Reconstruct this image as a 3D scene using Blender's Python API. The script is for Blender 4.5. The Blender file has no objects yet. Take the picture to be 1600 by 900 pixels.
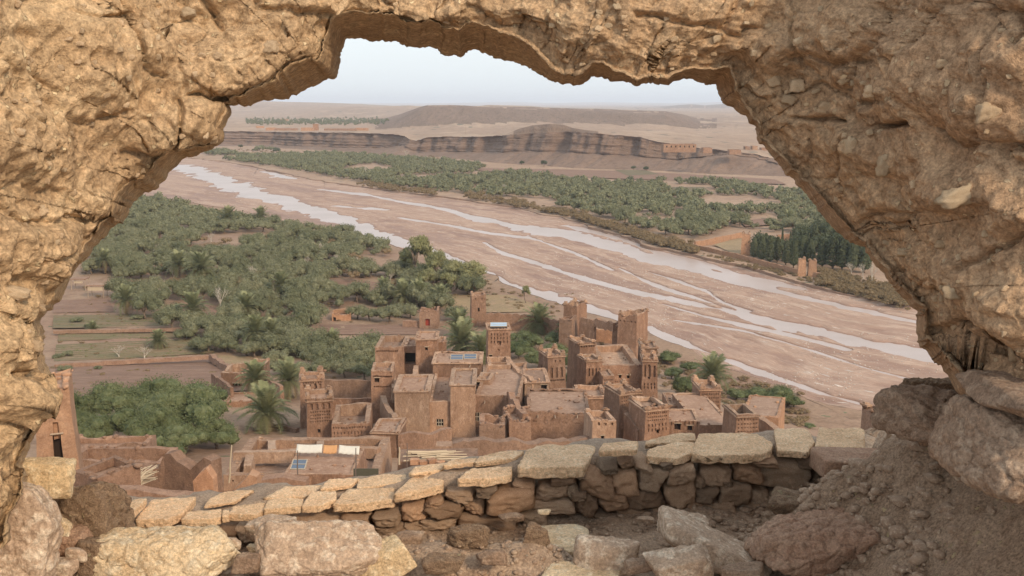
import bpy, bmesh, math, random
import numpy as np
from mathutils import Vector, Matrix, Euler

# ------------------------------------------------------------ camera, sky, sun, exposure
S = bpy.context.scene
F_PX, PITCH, CAM_Z = 1570.0, math.radians(10.46), 50.0
cam = bpy.data.cameras.new("camera"); cam.sensor_width = 36; cam.lens = F_PX / 1600 * 36
cam.clip_start = 0.1; cam.clip_end = 90000
camo = bpy.data.objects.new("camera", cam); S.collection.objects.link(camo)
camo.location = (0, 0, CAM_Z); camo.rotation_euler = (math.radians(90) - PITCH, 0, 0)
S.camera = camo
SUN_EL, SUN_AZ = math.radians(31), math.radians(142)     # azimuth clockwise from the view direction (+Y)
W = bpy.data.worlds.new("World"); S.world = W; W.use_nodes = True
wn, wl = W.node_tree.nodes, W.node_tree.links
bg = wn["Background"]; sky = wn.new("ShaderNodeTexSky"); sky.sky_type = 'NISHITA'; sky.sun_disc = False
sky.sun_elevation = SUN_EL; sky.sun_rotation = SUN_AZ; sky.dust_density = 3.0; sky.air_density = 1.0; sky.ozone_density = 1.5
wmix = wn.new("ShaderNodeMixRGB"); wmix.inputs[0].default_value = 0.72
wmix.inputs[2].default_value = (8.2, 8.8, 9.1, 1)            # the thin cloud veil over the whole sky
wl.new(sky.outputs[0], wmix.inputs[1]); wl.new(wmix.outputs[0], bg.inputs[0]); bg.inputs[1].default_value = 0.1
sl = bpy.data.lights.new("sun", 'SUN'); sl.energy = 1.95; sl.angle = math.radians(10); sl.color = (1.0, 0.80, 0.58)
slo = bpy.data.objects.new("sun", sl); S.collection.objects.link(slo)
sd = Vector((math.sin(SUN_AZ) * math.cos(SUN_EL), math.cos(SUN_AZ) * math.cos(SUN_EL), math.sin(SUN_EL)))
slo.rotation_euler = sd.to_track_quat('Z', 'Y').to_euler(); slo.location = (0, -10, 120)
S.view_settings.view_transform = 'Standard'; S.view_settings.look = 'None'; S.view_settings.gamma = 1.0
S.view_settings.exposure = 0.5
S.cycles.max_bounces = 6; S.cycles.diffuse_bounces = 3; S.cycles.glossy_bounces = 2; S.cycles.volume_bounces = 1
S.cycles.transparent_max_bounces = 6; S.cycles.use_denoising = True

# ------------------------------------------------------------ projection helpers (photo pixels 1600x900 -> world)
CP, SP = math.cos(PITCH), math.sin(PITCH)
def tz(py): return (F_PX * SP - (450 - py) * CP) / (F_PX * CP + (450 - py) * SP)     # drop per metre forward
def P(px, py, D):
    k = D / (F_PX * CP + (450 - py) * SP)
    return np.array([k * (px - 800), D, CAM_Z - D * tz(py)])
def XW(px, py, D): return D * (px - 800) / (F_PX * CP + (450 - py) * SP)
def sst(a, b, v):
    t = np.clip((np.asarray(v, float) - a) / (b - a), 0, 1); return t * t * (3 - 2 * t)
def hill(x, y):                                    # ground height of the near bank and the castle hill
    x = np.asarray(x, float); y = np.asarray(y, float)
    y0 = 190 - 62 * sst(20, 62, x)
    far = 1 + np.maximum(0, y0 - y) * 0.104
    at80 = 1 + (y0 - 80) * 0.104
    near = at80 + (80 - np.clip(y, 10, 80)) / 70 * (44.5 - at80)
    return np.where(y > 80, far, near)
def solve(px, py, dz=0.0):                         # where the ray through a pixel meets the near ground
    lo, hi = 60.0, 2500.0
    for _ in range(40):
        m = (lo + hi) / 2
        x, y, z = P(px, py, m)
        if z > hill(x, y) + dz: lo = m
        else: hi = m
    return lo
def GP(px, py):
    d = solve(px, py); x, y, z = P(px, py, d); return np.array([x, y, float(hill(x, y))])

# ------------------------------------------------------------ numpy noise
def _h(ix, iy, iz, s):
    n = (ix.astype(np.int64) * 374761393 + iy.astype(np.int64) * 668265263 + iz.astype(np.int64) * 2147483647 + s * 1274126177) & 0xffffffff
    n = ((n ^ (n >> 13)) * 1274126177) & 0xffffffff
    n = ((n ^ (n >> 16)) * 2246822519) & 0xffffffff
    return ((n ^ (n >> 15)) & 0xffffff) / float(0xffffff)
def vn(p, s=0):
    i = np.floor(p).astype(np.int64); f = p - i; f = f * f * (3 - 2 * f)
    r = 0
    for a in (0, 1):
        wa = f[:, 0] if a else 1 - f[:, 0]
        for b in (0, 1):
            wb = f[:, 1] if b else 1 - f[:, 1]
            for c in (0, 1):
                wc = f[:, 2] if c else 1 - f[:, 2]
                r = r + wa * wb * wc * _h(i[:, 0] + a, i[:, 1] + b, i[:, 2] + c, s)
    return r * 2 - 1
def fbm(p, o=4, s=0, g=0.5):
    r, a, q = 0, 1.0, np.asarray(p, float)
    for k in range(o):
        r = r + a * vn(q, s + k * 17); a *= g; q = q * 2.03 + 5.7
    return r
def worley(p, s=0):
    i = np.floor(p).astype(np.int64); f1 = np.full(len(p), 9.0); f2 = np.full(len(p), 9.0); idr = np.zeros(len(p))
    for a in (-1, 0, 1):
        for b in (-1, 0, 1):
            for c in (-1, 0, 1):
                x, y, z = i[:, 0] + a, i[:, 1] + b, i[:, 2] + c
                q = np.stack([x + _h(x, y, z, s), y + _h(x, y, z, s + 1), z + _h(x, y, z, s + 2)], 1)
                d = np.linalg.norm(q - p, axis=1); n = d < f1
                f2 = np.where(n, f1, np.minimum(f2, d)); idr = np.where(n, _h(x, y, z, s + 3), idr); f1 = np.where(n, d, f1)
    return f1, f2, idr

# ------------------------------------------------------------ mesh / object helpers
C = S.collection
def mesh(name, V, F, mat=None, smooth=True):
    me = bpy.data.meshes.new(name); V = np.asarray(V, np.float32)
    if isinstance(F, np.ndarray):
        k = F.shape[1]; n = len(F)
        me.vertices.add(len(V)); me.vertices.foreach_set("co", V.ravel())
        me.loops.add(n * k); me.loops.foreach_set("vertex_index", F.astype(np.int32).ravel())
        me.polygons.add(n); me.polygons.foreach_set("loop_start", np.arange(0, n * k, k, dtype=np.int32))
        me.update(calc_edges=True)
    else:
        me.from_pydata(V.tolist(), [], F)
    if smooth: me.polygons.foreach_set("use_smooth", np.ones(len(me.polygons), bool))
    if mat: me.materials.append(mat)
    return me
def props(o, label=None, cat=None, group=None, kind=None):
    if label: o["label"] = label
    if cat: o["category"] = cat
    if group: o["group"] = group
    if kind: o["kind"] = kind
    return o
def link(name, me, parent=None, loc=(0, 0, 0), **k):
    o = bpy.data.objects.new(name, me); C.objects.link(o); o.location = loc
    if parent: o.parent = parent
    return props(o, **k)
def empty(name, loc, rz=0, **k):
    o = bpy.data.objects.new(name, None); C.objects.link(o); o.location = loc; o.rotation_euler = (0, 0, rz)
    o.empty_display_size = 0.3
    return props(o, **k)
def world_obj(name, V, F, mat, parent=None, smooth=True, origin=None, **k):   # V in world space, origin moved to the base
    V = np.asarray(V, float)
    if origin is None:
        origin = np.array(parent.location) if parent else np.array([V[:, 0].mean(), V[:, 1].mean(), V[:, 2].min()])
    o = link(name, mesh(name, V - origin, F, mat, smooth), parent, (0, 0, 0) if parent else tuple(origin), **k)
    return o
class MB:                                           # collects shapes into one mesh
    def __init__(s): s.V = []; s.F = []; s.n = 0
    def add(s, V, F):
        V = np.asarray(V, float); s.V.append(V); s.F += [tuple(int(i) + s.n for i in f) for f in F]; s.n += len(V); return s
    def box(s, c, d, rz=0, tilt=None):
        d = np.array(d) / 2; V = np.array([[x, y, z] for x in (-1, 1) for y in (-1, 1) for z in (-1, 1)]) * d
        if tilt is not None: V = V @ np.array(Euler(tilt).to_matrix()).T
        c_, s_ = math.cos(rz), math.sin(rz); V = V @ np.array([[c_, s_, 0], [-s_, c_, 0], [0, 0, 1]]) + np.array(c)
        return s.add(V, [(0, 1, 3, 2), (4, 6, 7, 5), (0, 4, 5, 1), (2, 3, 7, 6), (0, 2, 6, 4), (1, 5, 7, 3)])
    def tube(s, a, b, r0, r1, n=6):
        a = np.array(a, float); b = np.array(b, float); d = b - a; L = np.linalg.norm(d); d = d / max(L, 1e-6)
        u = np.cross(d, [0, 0, 1.0]) if abs(d[2]) < .95 else np.cross(d, [1.0, 0, 0]); u /= np.linalg.norm(u); v = np.cross(d, u)
        V = []
        for p, r in ((a, r0), (b, r1)):
            for k in range(n):
                t = 2 * math.pi * k / n; V.append(p + r * (math.cos(t) * u + math.sin(t) * v))
        F = [(k, (k + 1) % n, n + (k + 1) % n, n + k) for k in range(n)] + [tuple(range(n))[::-1], tuple(range(n, 2 * n))]
        return s.add(V, F)
    def arr(s): return np.concatenate(s.V), s.F
def gridF(nu, nv):
    a = np.arange(nu - 1)[:, None] * nv + np.arange(nv - 1)[None, :]
    return np.stack([a, a + nv, a + nv + 1, a + 1], -1).reshape(-1, 4)
def resample(pts, n):
    pts = np.asarray(pts, float); d = np.r_[0, np.cumsum(np.linalg.norm(np.diff(pts[:, :2], axis=0), axis=1))]
    t = np.linspace(0, d[-1], n); return np.stack([np.interp(t, d, pts[:, k]) for k in range(pts.shape[1])], 1)
def inpoly(x, y, poly):
    x = np.asarray(x); y = np.asarray(y); r = np.zeros(x.shape, bool); n = len(poly); j = n - 1
    for i in range(n):
        xi, yi = poly[i]; xj, yj = poly[j]
        c = ((yi > y) != (yj > y)) & (x < (xj - xi) * (y - yi) / (yj - yi + 1e-12) + xi); r ^= c; j = i
    return r
_ico = {}
def ico(sub):
    if sub not in _ico:
        bm = bmesh.new(); bmesh.ops.create_icosphere(bm, subdivisions=sub, radius=1)
        _ico[sub] = (np.array([v.co[:] for v in bm.verts]), np.array([[v.index for v in f.verts] for f in bm.faces])); bm.free()
    return _ico[sub]
def planes_rock(N, H, size, sub, p=26, rough=0.03, seed=0, fs=3.0, strata=0.0):
    """convex cut stone: planes N.x = H in units of the half size, softened, then roughened"""
    d, F = ico(sub)
    q = np.maximum(d @ np.asarray(N).T, 0) / np.asarray(H)
    r = (q ** p).sum(1) ** (-1 / p)
    sz = np.asarray(size, float); ms = sz.mean(); V = d * r[:, None] * sz
    o = V / ms * fs + seed * 7.31
    n = fbm(o, 4, seed) * rough + np.abs(fbm(o * 2.3, 4, seed + 5)) * rough * -0.8
    if strata: n = n + strata * np.sin(V[:, 2] / ms * 17 + 3 * fbm(o * .5, 2, seed + 9))
    f1, f2, _ = worley(o * 0.9, seed)
    n -= rough * 1.3 * np.clip(0.16 - (f2 - f1), 0, .16) / .16
    nv = d / sz; nv /= np.linalg.norm(nv, axis=1)[:, None]
    return V + nv * (n * (ms * .5 + sz.min() * .5))[:, None], F
def rock_shape(size, seed, sub=4, boxy=0.5, rough=0.035, p=22, nr=9, strata=0.0):
    R = np.random.RandomState(seed); N = []; H = []
    for ax in range(3):
        for sg in (-1, 1):
            n = np.zeros(3); n[ax] = sg; n += R.uniform(-.28, .28, 3) * (1.2 - boxy); n /= np.linalg.norm(n); N.append(n); H.append(R.uniform(.86, 1.0))
    for _ in range(nr):
        n = R.normal(size=3); n /= np.linalg.norm(n); N.append(n); H.append(R.uniform(.82, 1.05) + boxy * .3)
    return planes_rock(N, H, size, sub, p, rough, seed, strata=strata)
def rotz(V, a):
    c, s = math.cos(a), math.sin(a); V = np.asarray(V); return np.stack([V[:, 0] * c - V[:, 1] * s, V[:, 0] * s + V[:, 1] * c, V[:, 2]], 1)

# ------------------------------------------------------------ materials
def nt(name, rough=0.9):
    m = bpy.data.materials.new(name); m.use_nodes = True; t = m.node_tree
    b = t.nodes["Principled BSDF"]; b.inputs["Roughness"].default_value = rough
    b.inputs["Specular IOR Level"].default_value = 0.25
    return m, t, b
def nd(t, typ, **k):
    n = t.nodes.new(typ)
    for a, v in k.items():
        if a.startswith("i_"): n.inputs[int(a[2:])].default_value = v
        else: setattr(n, a, v)
    return n
def noise_n(t, co, scale, detail=5, rough=0.6, dist=0.0):
    n = nd(t, "ShaderNodeTexNoise"); n.inputs["Scale"].default_value = scale; n.inputs["Detail"].default_value = detail
    n.inputs["Roughness"].default_value = rough; n.inputs["Distortion"].default_value = dist; t.links.new(co, n.inputs["Vector"]); return n.outputs["Fac"]
def rampn(t, fac, a, b, c0=0.0, c1=1.0):
    r = nd(t, "ShaderNodeMapRange"); r.inputs[1].default_value = a; r.inputs[2].default_value = b
    r.inputs[3].default_value = c0; r.inputs[4].default_value = c1; t.links.new(fac, r.inputs[0]); return r.outputs[0]
def mixc(t, fac, a, b, mode='MIX'):
    m = nd(t, "ShaderNodeMixRGB", blend_type=mode)
    for k, v in ((0, fac), (1, a), (2, b)):
        if isinstance(v, (int, float)): m.inputs[k].default_value = v
        elif isinstance(v, tuple): m.inputs[k].default_value = (*v, 1) if len(v) == 3 else v
        else: t.links.new(v, m.inputs[k])
    return m.outputs[0]
def math_n(t, op, a, b=0.0):
    m = nd(t, "ShaderNodeMath", operation=op)
    for k, v in ((0, a), (1, b)):
        if isinstance(v, (int, float)): m.inputs[k].default_value = v
        else: t.links.new(v, m.inputs[k])
    return m.outputs[0]
def coords(t, kind, stretch=None, rz=0.0):
    if kind == 'world': o = nd(t, "ShaderNodeNewGeometry").outputs["Position"]
    elif kind == 'uv': o = nd(t, "ShaderNodeUVMap").outputs[0]
    else:
        tc = nd(t, "ShaderNodeTexCoord").outputs["Object"]; oi = nd(t, "ShaderNodeObjectInfo")
        a = nd(t, "ShaderNodeVectorMath", operation='MULTIPLY_ADD'); t.links.new(oi.outputs["Random"], a.inputs[0])
        a.inputs[1].default_value = (37, 51, 23); t.links.new(tc, a.inputs[2]); o = a.outputs[0]
    if stretch:
        mp = nd(t, "ShaderNodeMapping"); mp.inputs["Scale"].default_value = stretch; mp.inputs["Rotation"].default_value = (0, 0, rz); t.links.new(o, mp.inputs[0]); o = mp.outputs[0]
    return o
def earth(name, c1, c2, c3=None, grain=0.0, streak=False, s=1.0, bump=0.3, bscale=None, speck=None, kind='world', rough=0.95, rnd=0.0, thr=0.5, stretch=None, rz=0.0, bdist=0.02, crack=0.0, fine=0.35):
    """two earth tones in big patches, a third in small ones, fine grain, stones of another colour, relief"""
    m, t, b = nt(name, rough); co = coords(t, kind, stretch, rz)
    big = noise_n(t, co, s, 6, .62, .4)
    c = mixc(t, rampn(t, big, .36, .66), c1, c2)
    mid = noise_n(t, co, s * 5.3, 6, .65)
    if c3: c = mixc(t, rampn(t, mid, thr, thr + .14, 0, .85), c, c3)
    fn = noise_n(t, co, s * 31, 5, .7)
    c = mixc(t, 1.0, c, mixc(t, rampn(t, fn, .28, .72), (1 - fine,) * 3, (1 + fine * .7,) * 3), 'MULTIPLY')
    hgt = math_n(t, 'ADD', math_n(t, 'MULTIPLY', mid, 1.0), math_n(t, 'MULTIPLY', fn, .45))
    if grain:
        gn = noise_n(t, co, grain, 3, .75); c = mixc(t, 1.0, c, mixc(t, rampn(t, gn, .3, .7), ((.66,) if grain > 10 else (.86,)) * 3, ((1.26,) if grain > 10 else (1.1,)) * 3), 'MULTIPLY'); hgt = math_n(t, 'ADD', hgt, math_n(t, 'MULTIPLY', gn, .30))
        st = noise_n(t, co, s * 2.1, 8, .7, 1.0); c = mixc(t, rampn(t, st, .56, .68, 0, .55), c, mixc(t, 1.0, c, (.62, .58, .55), 'MULTIPLY'))
    if streak:                                     # rain run-off stains on vertical faces
        mp = nd(t, "ShaderNodeMapping"); mp.inputs["Scale"].default_value = (1.1, 1.1, .2); t.links.new(nd(t, "ShaderNodeNewGeometry").outputs["Position"], mp.inputs[0])
        sk_ = noise_n(t, mp.outputs[0], 1.0, 5, .65); c = mixc(t, rampn(t, sk_, .52, .68, 0, .5), c, mixc(t, 1.0, c, (.66, .61, .58), 'MULTIPLY')); pl_ = noise_n(t, co, .55, 3, .5, .8)
        c = mixc(t, rampn(t, pl_, .58, .62, 0, .6), c, mixc(t, 1.0, c, (1.22, 1.2, 1.16), 'MULTIPLY'))
    if speck:
        col, sc, lim = speck; v = nd(t, "ShaderNodeTexVoronoi"); v.inputs["Scale"].default_value = sc
        dn = nd(t, "ShaderNodeTexNoise"); dn.inputs["Scale"].default_value = sc * 1.3; dn.inputs["Detail"].default_value = 3; t.links.new(co, dn.inputs["Vector"])
        dv = nd(t, "ShaderNodeVectorMath", operation='MULTIPLY_ADD'); t.links.new(dn.outputs["Color"], dv.inputs[0]); dv.inputs[1].default_value = (1.1 / sc,) * 3; t.links.new(co, dv.inputs[2]); t.links.new(dv.outputs[0], v.inputs["Vector"])
        pick = nd(t, "ShaderNodeSeparateColor"); t.links.new(v.outputs["Color"], pick.inputs[0])
        on = math_n(t, 'MULTIPLY', rampn(t, v.outputs["Distance"], .32, .22), math_n(t, 'LESS_THAN', pick.outputs[0], lim))
        c = mixc(t, on, c, mixc(t, pick.outputs[1], col, tuple(x * .62 for x in col)))
        hgt = math_n(t, 'ADD', hgt, math_n(t, 'MULTIPLY', on, .25))
    if crack:
        v = nd(t, "ShaderNodeTexVoronoi", feature='DISTANCE_TO_EDGE'); v.inputs["Scale"].default_value = crack
        w = nd(t, "ShaderNodeMixRGB"); w.inputs[0].default_value = .18; t.links.new(co, w.inputs[1])
        nn = nd(t, "ShaderNodeTexNoise"); nn.inputs["Scale"].default_value = crack * 2; t.links.new(co, nn.inputs["Vector"]); t.links.new(nn.outputs["Color"], w.inputs[2]); t.links.new(w.outputs[0], v.inputs["Vector"])
        k = rampn(t, v.outputs["Distance"], 0.0, .035)
        hgt = math_n(t, 'ADD', hgt, math_n(t, 'MULTIPLY', k, .35))
    if rnd:
        oi = nd(t, "ShaderNodeObjectInfo"); r = rampn(t, oi.outputs["Random"], 0, 1, 1 - rnd, 1 + rnd)
        cr = nd(t, "ShaderNodeCombineColor"); r2 = math_n(t, 'FRACT', math_n(t, 'MULTIPLY', oi.outputs["Random"], 13.7))
        t.links.new(r, cr.inputs[0])
        for k, a_ in ((1, .18), (2, .32)): t.links.new(math_n(t, 'MULTIPLY', r, rampn(t, r2, 0, 1, 1 - rnd * a_, 1 + rnd * a_)), cr.inputs[k])
        c = mixc(t, 1.0, c, cr.outputs[0], 'MULTIPLY')
    t.links.new(c, b.inputs["Base Color"])
    bp = nd(t, "ShaderNodeBump"); bp.inputs["Strength"].default_value = bump; bp.inputs["Distance"].default_value = bdist
    t.links.new(hgt, bp.inputs["Height"]); t.links.new(bp.outputs[0], b.inputs["Normal"])
    return m
def plain(name, c, rough=0.8, var=.15, s=3.0, kind='world', spec=.25):
    m, t, b = nt(name, rough); co = coords(t, kind)
    n = noise_n(t, co, s, 4); c = mixc(t, 1.0, tuple(c), mixc(t, n, (1 - var,) * 3, (1 + var,) * 3), 'MULTIPLY'); t.links.new(c, b.inputs["Base Color"])
    b.inputs["Specular IOR Level"].default_value = spec; return m
def leafmat(name, c1, c2, c3, trans=.25):
    m, t, b = nt(name, .75); co = coords(t, 'world')
    n = noise_n(t, co, .3, 4, .7); n2 = noise_n(t, co, 1.7, 3, .6)
    oi = nd(t, "ShaderNodeObjectInfo")
    c = mixc(t, rampn(t, n, .35, .65), c1, c2)
    c = mixc(t, rampn(t, n2, .45, .7, 0, .6), c, c3)
    c = mixc(t, 1.0, c, mixc(t, oi.outputs["Random"], (.82, .84, .8), (1.18, 1.14, 1.15)), 'MULTIPLY')
    t.links.new(c, b.inputs["Base Color"]); b.inputs["Specular IOR Level"].default_value = .15
    tr = nd(t, "ShaderNodeBsdfTranslucent"); t.links.new(c, tr.inputs[0]); mx = nd(t, "ShaderNodeMixShader"); mx.inputs[0].default_value = trans
    out = t.nodes["Material Output"]; t.links.new(b.outputs[0], mx.inputs[1]); t.links.new(tr.outputs[0], mx.inputs[2]); t.links.new(mx.outputs[0], out.inputs[0])
    return m

M = {}
M['arch'] = earth('arch_earth', (.535, .39, .25), (.445, .32, .21), (.62, .475, .32), s=1.1, bump=1.0, bdist=.02, speck=((.80, .66, .45), 30, .14), fine=.55, grain=95)
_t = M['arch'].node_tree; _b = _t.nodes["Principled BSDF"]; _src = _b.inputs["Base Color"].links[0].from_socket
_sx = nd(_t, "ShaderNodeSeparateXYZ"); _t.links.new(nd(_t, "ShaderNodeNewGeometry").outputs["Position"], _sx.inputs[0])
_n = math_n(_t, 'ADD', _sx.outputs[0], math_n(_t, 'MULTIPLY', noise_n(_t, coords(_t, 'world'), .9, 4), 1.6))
_t.links.new(mixc(_t, 1.0, _src, mixc(_t, rampn(_t, _n, -.9, 2.3), (1.03, .97, .86), (.88, .78, .71)), 'MULTIPLY'), _b.inputs["Base Color"])  # clay yellower left, browner right; partly warm light and shade painted into the colour
M['embed'] = earth('embedded_stone', (.66, .48, .30), (.55, .39, .25), (.74, .57, .38), s=4, bump=.6, bdist=.01, kind='obj', rnd=.18, grain=90)
M['cap'] = earth('cap_stone', (.86, .61, .385), (.70, .47, .285), (.90, .72, .51), s=5.5, bump=1.0, bdist=.012, kind='obj', rnd=.08, fine=.22, thr=.55, grain=80)
M['course'] = earth('course_stone', (.52, .35, .23), (.43, .265, .165), (.64, .49, .345), s=5, bump=.8, bdist=.012, kind='obj', rnd=.42, fine=.3, thr=.52, grain=80)
M['mortar'] = earth('mortar', (.42, .31, .225), (.48, .365, .27), (.34, .245, .175), s=3, bump=1.0, bdist=.02, speck=((.5, .4, .3), 40, .12), grain=90)
M['dirt'] = earth('dirt', (.42, .295, .20), (.49, .36, .26), (.34, .225, .15), s=1.6, bump=1.0, bdist=.025, speck=((.52, .42, .32), 38, .16), fine=.45, grain=85)
M['rubble'] = earth('rubble_earth', (.37, .25, .165), (.45, .32, .22), (.30, .195, .125), s=2.2, bump=1.0, bdist=.03, speck=((.5, .38, .22), 26, .2), fine=.5, grain=85)
M['rock_cream'] = earth('cream_rock', (.84, .67, .45), (.70, .51, .31), (.90, .78, .58), s=3.6, bump=.9, bdist=.02, kind='obj', fine=.25, grain=70)
M['rock_yellow'] = earth('yellow_rock', (.74, .56, .34), (.60, .43, .25), (.82, .67, .45), s=4, bump=.8, bdist=.015, kind='obj', fine=.28, grain=80)
M['rock_grey'] = earth('grey_rock', (.52, .38, .27), (.46, .33, .235), (.80, .67, .52), s=3.4, bump=.8, bdist=.015, kind='obj', fine=.25, grain=70)
M['rock_brown'] = earth('brown_rock', (.35, .24, .165), (.28, .185, .125), (.46, .34, .245), s=3, bump=.9, bdist=.02, kind='obj', fine=.3, grain=70)
M['rock_red'] = earth('red_rock', (.42, .255, .17), (.49, .33, .23), (.35, .20, .13), s=3.5, bump=.9, bdist=.02, kind='obj', fine=.3, grain=80)
M['clod'] = earth('earth_clod', (.44, .30, .195), (.36, .235, .15), (.52, .37, .245), s=5, bump=1.2, bdist=.03, kind='obj', fine=.5, speck=((.6, .48, .3), 30, .12), grain=80)
M['mud'] = earth('mud_brick', (.295, .175, .115), (.235, .135, .087), (.37, .23, .158), s=.3, bump=.9, bdist=.1, fine=.32, stretch=(1, 1, .55), grain=4.5, rnd=.19, streak=True)
M['mud_pale'] = earth('pale_mud', (.41, .262, .175), (.325, .20, .13), (.49, .33, .232), s=.35, bump=.9, bdist=.1, fine=.3, stretch=(1, 1, .55), grain=4.5, rnd=.19, streak=True)
M['mud_orange'] = earth('orange_mud', (.43, .245, .148), (.36, .20, .12), (.49, .295, .185), s=.4, bump=1.0, bdist=.05, fine=.22, grain=5, rnd=.19, streak=True)
M['mud_dark'] = earth('weathered_mud', (.28, .168, .112), (.35, .22, .152), (.23, .135, .09), s=.45, bump=1.0, bdist=.1, fine=.3, grain=5, rnd=.19, streak=True)
M['mud_roof'] = earth('earth_roof', (.325, .205, .142), (.26, .157, .105), (.385, .258, .186), s=.35, bump=.6, bdist=.04, fine=.16, grain=5, rnd=.19)
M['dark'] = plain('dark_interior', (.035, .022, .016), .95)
M['frame'] = plain('window_bars', (.42, .36, .28), .8)
M['wood'] = plain('weathered_wood', (.36, .27, .19), .85, .3, 9)
M['pole'] = plain('dark_pole', (.16, .12, .10), .8)
M['reed'] = plain('dry_reed', (.50, .40, .28), .9, .3, 20)
M['gravel'] = earth('gravel_stones', (.42, .30, .21), (.33, .22, .15), (.58, .45, .33), s=14, bump=.5, fine=.4)
M['cobble'] = plain('river_cobble', (.50, .42, .36), .85, .35, 2)
M['solar'] = plain('solar_cell', (.09, .12, .17), .12, .1, 2, spec=.8)
M['metal'] = plain('blue_sheet_metal', (.34, .45, .56), .35, .1, 2, spec=.6)
M['white'] = plain('white_cloth', (.62, .59, .52), .9, .15)
M['orange'] = plain('orange_cloth', (.55, .30, .14), .9, .1)
M['reddoor'] = plain('red_door', (.33, .06, .04), .7)
M['net'] = plain('dark_netting', (.09, .085, .06), .9)
M['bank'] = earth('garden_earth', (.28, .175, .12), (.33, .225, .15), (.23, .145, .095), s=.045, bump=.5, bdist=.25, fine=.25, speck=((.14, .15, .08), .55, .10))
M['farbank'] = earth('far_bank_earth', (.33, .215, .145), (.40, .275, .19), (.30, .20, .14), s=.018, bump=.4, bdist=.4, fine=.25, speck=((.13, .14, .09), .3, .12))
M['bank_edge'] = earth('eroded_bank', (.24, .145, .10), (.30, .19, .13), s=.2, bump=.7, bdist=.3)
M['riverbed'] = earth('riverbed_gravel', (.43, .29, .215), (.34, .218, .162), (.51, .37, .285), s=.06, bump=.6, bdist=.2, kind='uv', stretch=(.22, 1, 1), fine=.25, speck=((.68, .58, .5), 1.1, .10), grain=3.0)
M['plateau'] = earth('plateau_earth', (.36, .245, .17), (.29, .195, .135), (.42, .30, .21), s=.0035, bump=.8, bdist=3.0, fine=.2, speck=((.20, .17, .12), .06, .10), stretch=(1, .35, 1))
M['cliff'] = earth('cliff_rock', (.26, .172, .125), (.225, .15, .11), (.30, .205, .15), s=.03, bump=1.0, bdist=1.6, fine=.3, stretch=(1, 1, 4.5))
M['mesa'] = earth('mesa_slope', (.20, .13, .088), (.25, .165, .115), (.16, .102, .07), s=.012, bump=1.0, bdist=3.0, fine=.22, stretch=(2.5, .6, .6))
M['talus'] = earth('talus_earth', (.20, .132, .096), (.25, .17, .125), (.165, .11, .08), s=.05, bump=.6, bdist=.8, fine=.2)
M['field'] = earth('green_field', (.15, .135, .075), (.20, .145, .09), (.25, .165, .115), s=.22, bump=.6, bdist=.15, fine=.35, stretch=(.35, 2.2, 1), rz=.25, thr=.56)
M['plough'] = earth('ploughed_field', (.25, .15, .105), (.20, .12, .085), (.31, .205, .145), s=.2, bump=.8, bdist=.2, fine=.25, stretch=(.3, 2, 1), rz=.2)
M['meadow'] = earth('dry_meadow', (.33, .235, .13), (.26, .19, .11), (.37, .24, .155), s=.12, bump=.5, bdist=.2, fine=.3)
M['olive'] = leafmat('olive_leaves', (.15, .158, .082), (.232, .232, .135), (.37, .365, .24), .32)
M['olive_dark'] = leafmat('dark_leaves', (.085, .10, .055), (.11, .125, .07), (.15, .16, .09))
M['feathery'] = leafmat('feathery_leaves', (.10, .125, .055), (.155, .175, .08), (.27, .28, .15))
M['poplar'] = leafmat('poplar_leaves', (.25, .25, .115), (.29, .28, .14), (.34, .33, .19))
M['palm'] = leafmat('palm_leaves', (.22, .235, .12), (.28, .285, .155), (.38, .375, .23))
M['palm_dry'] = leafmat('dry_palm_leaves', (.34, .27, .16), (.28, .22, .13), (.38, .31, .2))
M['dryshrub'] = leafmat('dry_shrub', (.27, .19, .11), (.33, .23, .13), (.22, .17, .11))
M['bark'] = plain('bark', (.17, .125, .09), .95, .3, 4)
M['palebark'] = plain('pale_bark', (.47, .41, .34), .9, .2, 4)
# gravel near the water line stays wet and dark
_t = M['riverbed'].node_tree; _b = _t.nodes["Principled BSDF"]; _src = _b.inputs["Base Color"].links[0].from_socket
_z = nd(_t, "ShaderNodeSeparateXYZ"); _t.links.new(nd(_t, "ShaderNodeNewGeometry").outputs["Position"], _z.inputs[0])
_w = math_n(_t, 'ADD', _z.outputs[2], math_n(_t, 'MULTIPLY', noise_n(_t, coords(_t, 'world'), .35, 4), .10))
_wet = rampn(_t, _w, .10, .24, 1, 0)
_t.links.new(mixc(_t, 1.0, _src, mixc(_t, _wet, (1, 1, 1), (.76, .68, .64)), 'MULTIPLY'), _b.inputs["Base Color"]); _t.links.new(rampn(_t, _wet, 0, 1, .95, .62), _b.inputs["Roughness"])
# muddy river water
m, t, b = nt('river_water', .32); b.inputs["Specular IOR Level"].default_value = .5; b.inputs["IOR"].default_value = 1.33
co = coords(t, 'world'); c = mixc(t, rampn(t, noise_n(t, co, .05, 4), .35, .65), (.47, .375, .335), (.40, .31, .265)); t.links.new(c, b.inputs["Base Color"])
bp = nd(t, "ShaderNodeBump"); bp.inputs["Strength"].default_value = .22; bp.inputs["Distance"].default_value = .05
t.links.new(noise_n(t, co, 1.6, 4, .6), bp.inputs["Height"]); t.links.new(bp.outputs[0], b.inputs["Normal"]); M['water'] = m

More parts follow.
